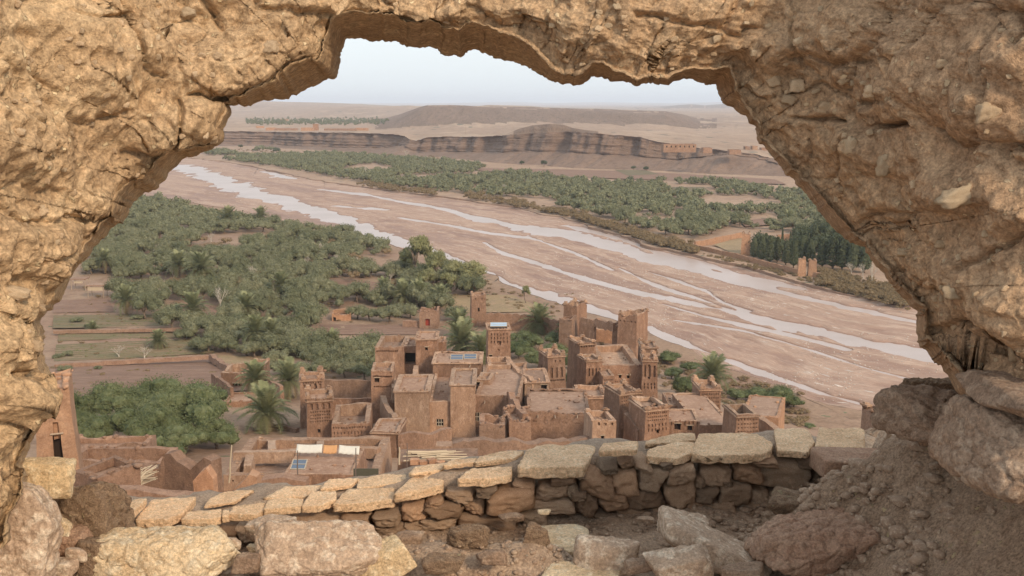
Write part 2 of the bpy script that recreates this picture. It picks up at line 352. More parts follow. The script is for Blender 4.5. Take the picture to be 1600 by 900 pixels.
# ============================================================ THE VALLEY
def curve_world(pts, z, n):                       # pixel curve at height z -> resampled world curve
    w = []
    for px, py in pts:
        D = (CAM_Z - z) / tz(py); w.append((XW(px, py, D), D))
    return w
def smooth_curve(w, n):
    w = np.array(w, float); k = np.arange(len(w)); t = np.linspace(0, len(w) - 1, n)
    a = np.stack([np.interp(t, k, w[:, i]) for i in (0, 1)], 1)
    ker = np.ones(max(3, n // len(w) | 1)); ker /= ker.sum(); pad = len(ker) // 2
    return np.stack([np.convolve(np.pad(a[:, i], pad, 'edge'), ker, 'valid') for i in (0, 1)], 1)
FARB = [(-900, 232), (-300, 236), (0, 239), (200, 243), (310, 249), (380, 258), (450, 274), (520, 288), (620, 301), (740, 317), (830, 331), (900, 349), (960, 368), (1020, 388), (1085, 402), (1150, 420), (1230, 441), (1290, 458), (1350, 470), (1440, 488), (1600, 520), (1900, 580), (2300, 640)]
NEARB = [(-900, 262), (-300, 276), (0, 290), (150, 300), (235, 309), (330, 324), (420, 344), (530, 364), (600, 384), (680, 405), (760, 430), (800, 452), (870, 478), (950, 505), (1020, 532), (1060, 548), (1120, 575), (1180, 602), (1260, 632), (1320, 650), (1420, 668), (1600, 690), (1900, 720)]
nS, nT = 900, 230
far = smooth_curve(curve_world(FARB, 0, 0), nS); near = smooth_curve(curve_world(NEARB, 0, 0), nS)
far_e, near_e = far.copy(), near.copy()
# banks are ragged
def ragged(cv, amp, sc, seed):
    q = np.stack([cv[:, 0] * sc, cv[:, 1] * sc, np.zeros(len(cv))], 1)
    return cv + np.stack([fbm(q, 4, seed), fbm(q, 4, seed + 3)], 1) * amp
far_e = ragged(far, 2.2, .06, 3); near_e = ragged(near, 1.6, .08, 9)
# braided channels: (px, py, half width in px across)
CH = [
 [(-200, 245, 3), (60, 252, 4), (250, 258, 4), (310, 266, 5), (335, 278, 7), (380, 296, 8), (430, 312, 9), (480, 327, 9), (530, 342, 9), (570, 358, 9), (610, 374, 8), (680, 392, 6), (740, 418, 7), (790, 446, 10), (840, 462, 11), (900, 478, 11), (960, 494, 11), (1010, 512, 9), (1060, 534, 8), (1120, 556, 6), (1180, 580, 5), (1250, 604, 6), (1340, 632, 7), (1450, 660, 7), (1700, 700, 8)],
 [(415, 268, 1.4), (440, 276, 3), (455, 280, 1.5)],
 [(500, 296, 1.2), (570, 304, 1.6), (620, 314, 1.8), (690, 326, 2), (740, 340, 4), (790, 350, 6), (840, 360, 9), (900, 370, 10), (960, 384, 11), (1010, 402, 10), (1060, 414, 10), (1110, 426, 10), (1160, 440, 9), (1220, 456, 6), (1290, 474, 5), (1380, 492, 5), (1500, 520, 6)],
 [(880, 352, 2.5), (930, 362, 5), (985, 378, 4), (1030, 396, 4), (1080, 408, 6), (1130, 422, 6), (1190, 440, 7), (1250, 452, 4)],
 [(520, 322, 1.2), (560, 325, 2.6), (600, 328, 1.2)],
 [(620, 340, 1.4), (700, 352, 2), (760, 364, 2.6), (830, 372, 2), (900, 396, 1.6), (960, 424, 1.4)],
 [(755, 378, 1.4), (785, 396, 2.6), (830, 408, 3), (900, 432, 3), (980, 454, 3), (1060, 470, 5), (1140, 486, 6), (1200, 502, 8), (1270, 516, 11), (1330, 530, 13), (1390, 545, 14), (1460, 558, 13), (1600, 585, 13)],
 [(965, 418, 1.4), (1010, 440, 3), (1050, 455, 3), (1100, 470, 3), (1150, 488, 3.6), (1200, 500, 4)],
 [(1010, 424, 1.4), (1060, 440, 2.6), (1105, 456, 3), (1130, 474, 4), (1170, 488, 3)],
 [(1030, 474, 1.4), (1100, 494, 2.2), (1180, 512, 3), (1260, 530, 3), (1330, 548, 2.4)],
 [(1050, 500, 1.4), (1150, 515, 1.6), (1260, 545, 2), (1350, 575, 1.6), (1450, 600, 1.6)],
]
def to_world2(px, py, z=0.0):
    D = (CAM_Z - z) / tz(py); return XW(px, py, D), D
chan = []
for c in CH:
    pts = []
    for px, py, hw in c:
        x, y = to_world2(px, py); x2, y2 = to_world2(px, py - hw); x3, y3 = to_world2(px, py + hw)
        pts.append((x, y, max(0.5, abs(y2 - y3) / 2 * (.55 if px < 760 and len(c) > 20 else .70))))
    pts = resample(pts, max(40, len(c) * 14))
    for i in (0, 1, 2):
        k = np.ones(9) / 9; pts[:, i] = np.convolve(np.pad(pts[:, i], 4, 'edge'), k, 'valid')
    chan.append(pts)
t_ = np.linspace(0, 1, nT)
G3 = near_e[:, None, :] * (1 - t_)[None, :, None] + far_e[:, None, :] * t_[None, :, None]
bx, by = G3[..., 0].ravel(), G3[..., 1].ravel()
depth = np.full(bx.shape, 9.0)
wob = fbm(np.stack([bx * .12, by * .05, 0 * bx], 1), 3, 41) * .62 + fbm(np.stack([bx * .5, by * .22, 0 * bx], 1), 2, 43) * .34 * (1 - .8 * sst(300, 480, by))
for c in chan:
    for i in range(0, len(c), 3):
        j = min(i + 3, len(c) - 1)
        a, b_ = c[i], c[j]; x0, x1 = min(a[0], b_[0]) - 40, max(a[0], b_[0]) + 40; y0, y1 = min(a[1], b_[1]) - 60, max(a[1], b_[1]) + 60
        m_ = np.where((bx > x0) & (bx < x1) & (by > y0) & (by < y1))[0]
        if not len(m_): continue
        dx, dy = b_[0] - a[0], b_[1] - a[1]; L = dx * dx + dy * dy + 1e-9
        s = np.clip(((bx[m_] - a[0]) * dx + (by[m_] - a[1]) * dy) / L, 0, 1)
        # half widths are measured along y; turn them to across-channel widths
        w = (a[2] + (b_[2] - a[2]) * s) * abs(dx) / math.sqrt(L)  + .35
        d = np.hypot(bx[m_] - a[0] - s * dx, by[m_] - a[1] - s * dy) / w
        depth[m_] = np.minimum(depth[m_], d)
rough_bed = fbm(np.stack([bx * .22, by * .22, 0 * bx], 1), 4, 51) * .10 + fbm(np.stack([bx * .05 + by * .02, by * .05, 0 * bx], 1), 3, 61) * .14
streak = fbm(np.stack([(np.repeat(np.arange(nS), nT)) * .02, np.tile(t_, nS) * 22, 0 * bx], 1), 4, 71) * .16
bz = .20 + rough_bed + streak - .62 * (1 - sst(.55, 1.45, depth + wob))
bz = np.maximum(bz, np.where(depth + wob > 1.15, -.02 + .05, -9))
edge = np.minimum(np.tile(t_, nS), 1 - np.tile(t_, nS))
bz += (1 - sst(0, .02, edge)) * .3
V = np.stack([bx, by, bz], 1)
bed = link('riverbed', mesh('riverbed', V, gridF(nS, nT), M['riverbed']), kind='structure')
uvl = bed.data.uv_layers.new(name="UVMap"); vi = np.zeros(len(bed.data.loops), np.int32); bed.data.loops.foreach_get("vertex_index", vi)
sm = np.r_[0, np.cumsum(np.linalg.norm(np.diff((near + far) / 2, axis=0), axis=1))]
uu = np.repeat(sm, nT); vv = (np.linalg.norm(far - near, axis=1)[:, None] * t_[None, :]).ravel()
uvl.data.foreach_set("uv", np.stack([uu[vi], vv[vi]], 1).astype(np.float32).ravel())
# water fills the channels: one level sheet under the gravel bars
Vw = np.concatenate([near[::6], far[::6]]); k = len(near[::6])
kk = 24; tt = np.linspace(0, 1, kk); W3 = (near[::6][:, None, :] * (1 - tt)[None, :, None] + far[::6][:, None, :] * tt[None, :, None]).reshape(-1, 2)
link('river_water', mesh('river_water', np.c_[W3, np.full(len(W3), -.02)], gridF(k, kk), M['water']), kind='structure')

# near bank and castle hill: from the river edge back towards the viewpoint
nq = 200; q_ = np.linspace(0, 1, nq) ** 1.25
foot = np.stack([np.interp(np.arange(nS), [0, nS * .3, nS * .75, nS - 1], [-700, -160, 60, 260]), np.full(nS, 6.0)], 1)
idx = np.arange(0, nS, 3)
A, B_ = near_e[idx], foot[idx]
L3 = A[:, None, :] * (1 - q_)[None, :, None] + B_[:, None, :] * q_[None, :, None]
lx, ly = L3[..., 0].ravel(), L3[..., 1].ravel(); lz = hill(lx, ly)
lz = lz + fbm(np.stack([lx * .06, ly * .06, 0 * lx], 1), 4, 5) * .14 * sst(0, .06, np.tile(q_, len(idx)))
lz = lz * np.where(np.tile(q_, len(idx)) < 1e-9, .25, 1)
link('near_bank', mesh('near_bank', np.stack([lx, ly, lz], 1), gridF(len(idx), nq), M['bank']), kind='structure')
sk = np.concatenate([np.c_[A, lz.reshape(len(idx), nq)[:, 0]], np.c_[A, np.full(len(idx), -.6)]]); n_ = len(idx)

# cliff: base curve and top heights
CB = [(-1500, 222), (-700, 225), (0, 227), (350, 228), (450, 232), (600, 242), (700, 248), (800, 256), (900, 262), (1000, 267), (1100, 271), (1180, 275), (1300, 280), (1500, 286), (2300, 305), (3000, 320)]
cb = smooth_curve(curve_world(CB, 1.0, 0), 700)
pxc = 800 + cb[:, 0] / cb[:, 1] * (F_PX * CP + (450 - 255) * SP)
TOP = [(-1500, 200), (-700, 202), (350, 205), (440, 206), (520, 207), (575, 210), (598, 214), (612, 219), (630, 213), (700, 213), (760, 209), (800, 206), (860, 205), (920, 210), (960, 214), (1000, 223), (1050, 229), (1100, 234), (1140, 239), (1170, 246), (1230, 252), (1300, 252), (1600, 254), (3000, 262)]
ctp = np.interp(pxc, [a for a, _ in TOP], [b for _, b in TOP])
VSH = np.interp(pxc, [-1500, 350, 480, 560, 600, 620, 700, 800, 960, 1030, 1080, 1110, 1180, 1240, 3000], [.15, .12, .15, .25, .6, .2, .3, .42, .4, .42, .7, .85, .8, .45, .45])   # how much of it is talus
nrm = np.stack([-(np.gradient(cb[:, 1])), np.gradient(cb[:, 0])], 1); nrm /= np.linalg.norm(nrm, axis=1)[:, None]
arc = np.r_[0, np.cumsum(np.linalg.norm(np.diff(cb, axis=0), axis=1))]
nc = 46; cq = np.linspace(0, 1, nc); setback = 34.0
CV = np.zeros((700, nc, 3)); ctz = CAM_Z - (cb[:, 1] + setback) * tz(ctp)
gul = fbm(np.stack([arc * .035, 0 * arc, 0 * arc], 1), 4, 77)
for j, q in enumerate(cq):
    h = q
    tal = VSH
    a = np.where(h < tal, h / np.maximum(tal, .01), 1.0)
    out = np.where(h < tal, (a ** .8) * (setback - 7), setback - 7 + 5.5 * (h - tal) / np.maximum(1 - tal, .01))
    q3 = np.stack([arc * .055, 0 * arc + h * .25, 0 * arc], 1)
    flute = np.abs(fbm(q3, 4, 81)) * 7 * sst(.0, .2, h - tal + .12) * (1 - .6 * sst(.9, 1, h))
    ledge = (fbm(np.stack([0 * arc + h * 11, arc * .004, 0 * arc], 1), 2, 91)) * 1.4 * sst(0, .1, h - tal)
    small = fbm(np.stack([arc * .16, 0 * arc + h * 5, 0 * arc], 1), 3, 95) * 1.1
    off = out + flute * (1 - .0) - 2.5 * (h > tal) + ledge + small + gul * 7 * (h < 1.1)
    CV[:, j, 0] = cb[:, 0] + nrm[:, 0] * off; CV[:, j, 1] = cb[:, 1] + nrm[:, 1] * off
    CV[:, j, 2] = .6 + (ctz - .6) * h + (fbm(q3 * 3, 3, 99) * .4 if 0 < j else -1.5)
cl = link('cliff', mesh('cliff', CV.reshape(-1, 3), gridF(700, nc), M['cliff']), kind='structure')
cl.data.materials.append(M['talus'])
tal_f = (cq[:-1][None, :] < (VSH[:-1, None] - .04 + .05 * vn(np.stack([arc[:-1] * .08, 0 * arc[:-1], 0 * arc[:-1]], 1), 5)[:, None])).ravel()
cl.data.polygons.foreach_set("material_index", tal_f.astype(np.int32))

# far bank flat land between the river and the cliff
nb = 60; fi = np.linspace(0, nS - 1, 500).astype(int); ci = np.linspace(0, 699, 500).astype(int)
A2 = far_e[fi]; th = np.maximum.accumulate(np.arctan2(far[fi][:, 0], far[fi][:, 1])); thc = np.arctan2(cb[:, 0], cb[:, 1]); o_ = np.argsort(thc)
B2 = np.stack([np.interp(th, thc[o_], cb[o_, 0]), np.interp(th, thc[o_], cb[o_, 1])], 1) * 1.03
qq = np.linspace(0, 1, nb) ** 1.3
L2 = A2[:, None, :] * (1 - qq)[None, :, None] + B2[:, None, :] * qq[None, :, None]
fx, fy = L2[..., 0].ravel(), L2[..., 1].ravel(); fz = 1.0 + fbm(np.stack([fx * .03, fy * .03, 0 * fx], 1), 3, 6) * .3
link('far_bank', mesh('far_bank', np.stack([fx, fy, fz], 1), gridF(500, nb), M['farbank']), kind='structure')
fz0 = fz.reshape(500, nb)[:, 0]
eb = MB()
for cv, zt, sgn, sd_ in ((A2, fz0, -1, 1), (A, lz.reshape(len(idx), nq)[:, 0] + .75, 1, 2)):
    n = len(cv); rows = []
    for k, (zf, o) in enumerate(((1.0, 0), (.75, .5), (.3, .8), (0, 1.6))):
        w = fbm(np.stack([cv[:, 0] * .2, cv[:, 1] * .2, np.full(n, k)], 1), 3, sd_) * .35 * (k > 0)
        rows.append(np.stack([cv[:, 0], cv[:, 1] + sgn * (o + w), -.5 + (zt + .5) * zf], 1))
    V = np.stack(rows, 1).reshape(-1, 3); eb.add(V, gridF(n, 4))
link('river_bank_edge', mesh('river_bank_edge', *eb.arr(), M['bank_edge']), kind='structure')

# plateau, mesa and far hills on one polar sheet that reaches the horizon
pcol = np.r_[np.linspace(-2600, 200, 90), np.linspace(208, 1300, 420), np.linspace(1320, 3600, 90)]
KX = F_PX * CP + (450 - 190) * SP
tb_px = 800 + CV[:, -1, 0] / CV[:, -1, 1] * KX; o_ = np.argsort(tb_px)
topD = np.interp(pcol, tb_px[o_], CV[o_, -1, 1]); topZ = np.interp(pcol, tb_px[o_], CV[o_, -1, 2])
def zat(D, py): return CAM_Z - D * tz(py)
DD = np.r_[0, np.geomspace(2, 2400, 150), np.geomspace(2500, 34000, 70)]
PV = np.zeros((len(pcol), len(DD), 3))
MESA = [(500, 196), (575, 196), (600, 193), (625, 184), (655, 170), (668, 166), (700, 165.5), (740, 167), (800, 169), (860, 170), (900, 172), (980, 175.5), (1040, 178), (1062, 184), (1080, 191), (1110, 198), (1200, 205)]
MESA2 = [(700, 175), (730, 168), (765, 164), (800, 165), (830, 166.5), (870, 170), (900, 178)]
HILL = [(-2600, 150), (-500, 152), (200, 156), (350, 159), (400, 158), (450, 159.5), (520, 161), (560, 163), (600, 165), (640, 169), (700, 174), (900, 178)]
HILL2 = [(400, 178), (500, 172), (550, 168), (600, 166), (640, 165), (680, 168), (760, 175)]
BLUE = [(950, 172), (1000, 169), (1040, 167), (1060, 164.5), (1080, 163), (1100, 165), (1125, 163), (1145, 161), (1165, 158), (1185, 156), (1210, 152), (1260, 148), (1500, 146), (2500, 150), (3600, 152)]
FAINT = [(-2600, 159), (500, 161), (660, 161.5), (740, 160), (800, 159), (860, 161), (930, 159.5), (1000, 160.5), (1060, 161), (1120, 159.5), (1200, 160), (3600, 160)]
DOME = [(770, 212), (795, 208), (812, 201), (832, 196), (860, 193.5), (880, 195), (895, 200), (912, 203), (935, 206), (965, 212), (1000, 222), (1060, 230)]
ip = lambda T, x: np.interp(x, [a for a, _ in T], [b for _, b in T])
for j, dd in enumerate(DD):
    D = topD + dd
    z = 15.0 + (topZ - 15.0) * np.exp(-dd / 160.0) + 0 * D
    z = z + 2.0 * np.sin(pcol * .013 + D * .002) * sst(60, 400, dd)
    # dome behind the cliff
    zd = zat(topD + 28, ip(DOME, pcol)); wgt = sst(770, 800, pcol) * (1 - sst(960, 1060, pcol))
    z = z + np.maximum(0, zd - z) * wgt * np.exp(-((dd - 30) / 26.0) ** 2) * sst(0, 12, dd)
    Dm = 1750.0; prof = sst(1330, 1720, D) ** 1.6 * (1 - sst(2300, 2700, D)); zm = zat(Dm, ip(MESA, pcol))
    wm = ((pcol > 560) & (pcol < 1150)).astype(float)
    gl = 1 - .10 * np.abs(fbm(np.stack([pcol * .06, D * .001, 0 * D], 1), 3, 12)) * 4 * prof * (1 - prof)
    z = np.maximum(z, z + (zm - z) * prof * wm * gl)
    zm2 = zat(2500.0, ip(MESA2, pcol)); z = np.maximum(z, z + (zm2 - z) * sst(2250, 2500, D) * (1 - sst(2700, 3300, D)) * ((pcol > 705) & (pcol < 895)))
    zh2 = zat(3400.0, ip(HILL2, pcol)); z = np.maximum(z, z + (zh2 - z) * sst(2700, 3400, D) * (1 - sst(3500, 4300, D)) * ((pcol > 400) & (pcol < 800)))
    zh = zat(5200.0, ip(HILL, pcol)); z = np.maximum(z, z + (zh - z) * sst(2600, 5200, D) * (1 - sst(6000, 8000, D)) * (1 - sst(640, 900, pcol)))
    zb = zat(7500.0, ip(BLUE, pcol)); z = np.maximum(z, z + (zb - z) * sst(5200, 7500, D) * (1 - sst(8000, 10500, D)) * sst(940, 1010, pcol))
    zf = zat(21000.0, ip(FAINT, pcol)); z = np.maximum(z, z + (zf - z) * sst(14000, 21000, D) * (1 - sst(23000, 28000, D)))
    x = D * (pcol - 800) / KX
    rough = fbm(np.stack([x * .01, D * .01, 0 * D], 1), 4, 13) * np.minimum(1.6, .002 * dd + .1) * sst(5, 60, dd)
    steep = (prof > .05) * (prof < .97) * wm
    rough = rough - np.abs(fbm(np.stack([x * .03, D * .004, 0 * D], 1), 3, 14)) * 2.2 * steep
    PV[:, j, 0] = x; PV[:, j, 1] = D; PV[:, j, 2] = z + (rough if dd else 0)
def plateau_point(px, py):
    i = int(np.argmin(np.abs(pcol - px))); D = PV[i, :, 1]; z = PV[i, :, 2]; e = z - (CAM_Z - D * tz(py))
    k = int(np.argmax(e > 0)); k = max(1, k); f = e[k - 1] / (e[k - 1] - e[k] + 1e-9)
    d = D[k - 1] + f * (D[k] - D[k - 1]); return np.array([XW(px, py, d), d, z[k - 1] + f * (z[k] - z[k - 1])])
link('plateau', mesh('plateau', PV.reshape(-1, 3), gridF(len(pcol), len(DD)), M['plateau']), kind='structure')
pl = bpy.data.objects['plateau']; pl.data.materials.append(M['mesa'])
nn_ = np.zeros(len(pl.data.polygons) * 3, np.float32); pl.data.polygons.foreach_get("normal", nn_); nn_ = nn_.reshape(-1, 3)
pi, pj = np.divmod(np.arange(len(pl.data.polygons)), len(DD) - 1)
Dc = PV[pi, pj, 1]; pc = pcol[pi]
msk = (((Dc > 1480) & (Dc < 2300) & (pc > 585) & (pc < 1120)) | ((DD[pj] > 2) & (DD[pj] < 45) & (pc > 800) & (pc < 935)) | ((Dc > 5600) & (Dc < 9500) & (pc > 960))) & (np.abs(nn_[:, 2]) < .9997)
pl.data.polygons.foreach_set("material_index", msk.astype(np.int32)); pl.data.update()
# deep base so no gap shows under the sheets
link('ground', mesh('ground', [(-40000, -200, -3), (40000, -200, -3), (40000, 1400, -3), (-40000, 1400, -3)], [(0, 1, 2, 3)], M['bank']), kind='structure')

# fields: thin sheets laid on the near bank
def sheet(name, poly, mat, lift=.06, n=26, rows=0):
    w = [GP(px, py)[:2] for px, py in poly]
    a, b_, c_, d_ = [np.array(v) for v in w]                     # four corners
    u = np.linspace(0, 1, n)[:, None, None]; v = np.linspace(0, 1, n * (6 if rows else 1))[None, :, None]
    g = ((a * (1 - u) + b_ * u) * (1 - v) + (d_ * (1 - u) + c_ * u) * v)
    x, y = g[..., 0].ravel(), g[..., 1].ravel(); z = hill(x, y) + .12 + lift
    if rows: z = z + .12 * np.sin(np.tile(np.linspace(0, 1, n * 6), n) * rows * 2 * math.pi)
    z = z + .04 * fbm(np.stack([x, y, 0 * x], 1) * .5, 3, 4)
    g2 = gridF(n, n * (6 if rows else 1))
    return link(name, mesh(name, np.stack([x, y, z], 1), g2, mat), kind='structure')
sheet('green_field', [(92, 520), (300, 516), (300, 528), (90, 534)], M['field'], rows=5)
sheet('green_field', [(88, 540), (318, 530), (336, 552), (84, 566)], M['field'], rows=9)
sheet('ploughed_field', [(88, 572), (330, 556), (400, 610), (84, 640)], M['plough'], rows=0)
sheet('ploughed_field', [(84, 470), (170, 468), (180, 488), (82, 490)], M['plough'])
sheet('green_field', [(84, 494), (240, 492), (262, 512), (82, 514)], M['field'], rows=5)
sheet('ploughed_field', [(268, 478), (345, 482), (360, 508), (285, 506)], M['plough'])
sheet('ploughed_field', [(505, 436), (625, 444), (610, 462), (530, 462)], M['plough'])
sheet('ploughed_field', [(500, 508), (660, 508), (665, 524), (495, 524)], M['plough'])
sheet('dry_meadow', [(690, 462), (800, 462), (860, 488), (700, 490)], M['meadow'])
sheet('green_field', [(340, 556), (440, 560), (470, 578), (350, 576)], M['meadow'])
sheet('dry_meadow', [(260, 320), (350, 330), (420, 352), (300, 334)], M['meadow'])
def flat_sheet(name, poly, mat, z):
    w = [to_world2(px, py, z) for px, py in poly]
    return link(name, mesh(name, [(x, y, z) for x, y in w], [tuple(range(len(w)))], mat), kind='structure')
flat_sheet('dry_meadow', [(700, 262), (860, 264), (1000, 268), (1210, 280), (1230, 288), (1000, 280), (860, 276)], M['plough'], 1.45)
flat_sheet('green_field', [(960, 265), (1010, 266), (1030, 272), (980, 274)], M['field'], 1.55)
flat_sheet('green_field', [(1050, 292), (1100, 292), (1110, 300), (1060, 302)], M['field'], 1.5)
flat_sheet('ploughed_field', [(1155, 345), (1205, 340), (1215, 350), (1165, 354)], M['plough'], 1.5)
flat_sheet('garden_lawn', [(1115, 382), (1160, 370), (1172, 398), (1150, 398)], M['meadow'], 1.5)
flat_sheet('dry_meadow', [(350, 236), (600, 245), (640, 252), (480, 256), (360, 246)], M['meadow'], 1.45)

# ============================================================ THE BROKEN EARTH WALL THAT FRAMES THE VIEW
# back edge of the hole (px), and how many px of its underside / inner side show between that edge and the front lip
HOLE = [(-60, 1010, 30), (0, 900, 26), (25, 820, 22), (42, 760, 18), (40, 715, 14), (55, 668, 8), (80, 642, 6), (84, 605, 5), (74, 582, 14), (66, 560, 20), (74, 525, 18), (70, 492, 16), (82, 478, 10), (98, 452, 12), (110, 430, 14), (140, 398, 14), (163, 372, 14), (172, 354, 20), (198, 346, 18), (200, 334, 26), (207, 312, 30), (232, 300, 30), (256, 281, 30), (290, 250, 26), (312, 240, 14), (332, 236, 8), (346, 228, 6), (350, 214, 5), (348, 200, 4), (355, 186, 4), (354, 169, 5), (372, 166, 14), (400, 166, 22), (425, 161, 26), (450, 156, 40), (470, 146, 48), (500, 128, 46), (524, 121, 40), (531, 100, 34), (533, 80, 34), (541, 62, 40), (549, 55, 42), (560, 59, 46), (575, 62, 48), (600, 63, 46), (630, 68, 42), (680, 72, 44), (700, 78, 46), (725, 79, 44), (750, 77, 44), (775, 86, 46), (800, 101, 44), (830, 110, 34), (858, 116, 22), (870, 128, 18), (900, 131, 18), (930, 122, 26), (950, 122, 26), (965, 130, 14), (1000, 130, 12), (1040, 129, 14), (1080, 126, 18), (1095, 133, 26), (1116, 131, 44), (1126, 150, 40), (1131, 166, 30), (1150, 181, 18), (1166, 190, 8), (1176, 197, 8), (1181, 211, 12), (1200, 236, 14), (1225, 266, 16), (1241, 286, 16), (1266, 316, 18), (1286, 336, 20), (1310, 356, 20), (1330, 376, 18), (1351, 386, 16), (1371, 416, 16), (1391, 441, 16), (1411, 466, 18), (1430, 490, 18), (1433, 511, 22), (1441, 541, 26), (1456, 562, 30), (1478, 584, 30), (1502, 612, 28), (1530, 655, 26), (1566, 712, 24), (1615, 790, 22), (1690, 910, 20)]
nO = 1050
O = resample(HOLE, nO); u_ = np.linspace(0, 1, nO)
q3 = np.stack([O[:, 0] * .02, O[:, 1] * .02, 0 * u_], 1)
O[:, 0] += fbm(q3 * 1.4, 6, 1, .68) * 5.5 ; O[:, 1] += fbm(q3 * 1.4, 6, 2, .68) * 5.5
TG = np.gradient(O[:, :2], axis=0); k = np.ones(25) / 25
TG = np.stack([np.convolve(np.pad(TG[:, i], 12, 'edge'), k, 'valid') for i in (0, 1)], 1); TG /= np.linalg.norm(TG, axis=1)[:, None]
ON = np.stack([TG[:, 1], -TG[:, 0]], 1)            # outward from the hole (into the wall)
CTR = np.array([800., 470.])
ON = ON * np.sign(((O[nO // 2, :2] - CTR) * ON[nO // 2]).sum())
RAD = (O[:, :2] - CTR); RAD /= np.linalg.norm(RAD, axis=1)[:, None]
W_ = np.convolve(np.pad(O[:, 2], 7, 'edge'), np.ones(15) / 15, 'valid')
LIP = O[:, :2] + (ON * .65 + RAD * .35) * W_[:, None]
def outer(p, d):                                  # where the ray from p along d leaves the big outer frame
    tx = np.where(d[:, 0] > 0, (1840 - p[:, 0]) / np.maximum(d[:, 0], 1e-6), (-230 - p[:, 0]) / np.minimum(d[:, 0], -1e-6))
    ty = np.where(d[:, 1] > 0, (1900 - p[:, 1]) / np.maximum(d[:, 1], 1e-6), (-170 - p[:, 1]) / np.minimum(d[:, 1], -1e-6))
    return p + d * np.minimum(tx, ty)[:, None]
OUT = outer(LIP, RAD)
def front_depth(px, py):                          # the wall bends towards the viewpoint at both sides
    d = 4.15 - 1.15 * sst(520, -250, px) - 1.25 * sst(1050, 1850, px)
    return d + .10 * np.sin(px * .011) + .05 * sst(200, -100, py)
rings = []
BACK = 4.95
def ring(px, py, D, amp, keep): rings.append((px, py, D, amp, keep))
for s in (1.0, .5, .2, .08, .03):                 # hidden back face of the wall
    p = O[:, :2] + (OUT - O[:, :2]) * s; ring(p[:, 0], p[:, 1], np.minimum(BACK, front_depth(LIP[:, 0], LIP[:, 1]) + .88) + .10 + .15 * s, .4, 0)
nR = 34
for k in range(nR):                               # inner side of the hole
    s = k / nR; p = O[:, :2] * (1 - s) + LIP * s
    Df = front_depth(LIP[:, 0], LIP[:, 1]) + .03; Db = np.minimum(BACK, Df + .85)
    e = s ** .8; ring(p[:, 0], p[:, 1], Db * (1 - e) + Df * e, .06 + .5 * s, s)
nF = 215
dist = np.linalg.norm(OUT - LIP, axis=1)
for k in range(nF + 1):
    s = (k / nF); r = 3.1 * k + 620 * s ** 3.2
    f = np.minimum(r / (3.1 * nF + 620), 1.0)
    lim = np.minimum(r, dist) if k < nF else dist
    lim = np.where(dist < 3.1 * nF + 620, dist * (r / (3.1 * nF + 620)), lim)
    p = LIP + (OUT - LIP) / dist[:, None] * lim[:, None]
    ring(p[:, 0], p[:, 1], front_depth(p[:, 0], p[:, 1]) + .10 * np.exp(-lim / 22.0), 1 - .44 * math.exp(-k / 9), 1.0)
for k in range(1, 15):                            # outer end face of the wall, front to back
    s = k / 15; p = OUT; Df = front_depth(p[:, 0], p[:, 1]); Db = np.minimum(BACK, front_depth(LIP[:, 0], LIP[:, 1]) + .88) + .25
    d_ = Df * (1 - s) + np.maximum(Db, Df + .5) * s; ring(p[:, 0], p[:, 1], d_, .8, .5)
RX = np.stack([r[0] for r in rings], 1); RY = np.stack([r[1] for r in rings], 1); RD = np.stack([r[2] for r in rings], 1); RA = np.stack([np.broadcast_to(r[3], (nO,)) for r in rings], 1)
kk_ = RD / (F_PX * CP + (450 - RY) * SP)
Q = np.stack([kk_ * (RX - 800), RD, CAM_Z - RD * (F_PX * SP - (450 - RY) * CP) / (F_PX * CP + (450 - RY) * SP)], -1)
nr_ = Q.shape[1]
gu = np.gradient(Q, axis=0); gv = np.gradient(Q, axis=1); NN = np.cross(gu, gv); NN /= np.maximum(np.linalg.norm(NN, axis=-1), 1e-9)[..., None]
view = Q - np.array([0, 0, CAM_Z]); NN = np.where((NN * view).sum(-1)[..., None] > 0, -NN, NN)
NN[:, :5] *= -1
_w = np.zeros(nr_); _w[5:5 + nR] = np.linspace(.25, .85, nR); _w[5 + nR:] = .85 * np.exp(-np.arange(nr_ - 5 - nR) / 30.0); _w[-16:] = 1.0
NN = NN * (1 - _w)[None, :, None] + np.array([0, -1.0, 0]) * _w[None, :, None]; NN /= np.linalg.norm(NN, axis=-1)[..., None]
q = Q.reshape(-1, 3); px_, py_ = RX.ravel(), RY.ravel()
w3 = q + np.stack([fbm(q * 2.5, 3, 31), fbm(q * 2.5, 3, 32), fbm(q * 2.5, 3, 33)], 1) * .10
f1, f2, idr = worley(w3 * 2.6, 11)
g1, g2, _ = worley(w3 * 7.5, 21)
h1, h2, hid = worley(w3 * 19, 25)
lumpy = .45 + .55 * sst(-.25, .35, fbm(q * .8, 2, 36))
disp = fbm(q * 1.1, 3, 34) * .07 + (idr - .5) * .045 * lumpy + .025 * (1 - f1) * lumpy - .035 * np.clip(.07 - (f2 - f1), 0, .07) / .07 * lumpy * sst(0, .4, fbm(q * 1.7, 2, 37))
disp += .016 * (1 - g1) - .02 * np.clip(.08 - (g2 - g1), 0, .08) / .08 * sst(.1, .6, vn(q * 2.2, 38)) + fbm(q * 9, 4, 35, .6) * .013
rid = np.abs(fbm(w3 * 3.2, 4, 52, .6)); disp += .038 * (.35 - rid) * (.4 + .6 * sst(-.3, .3, fbm(q * 1.3, 2, 53))); disp -= .022 * np.abs(fbm(q * 7.5, 3, 54, .6))
disp += .020 * np.clip(.42 - h1, 0, .42) / .42 * (hid > .62) + fbm(q * 28, 3, 39, .6) * .009
pit = vn(q * 6.5, 44); disp -= .035 * sst(.55, .8, pit)
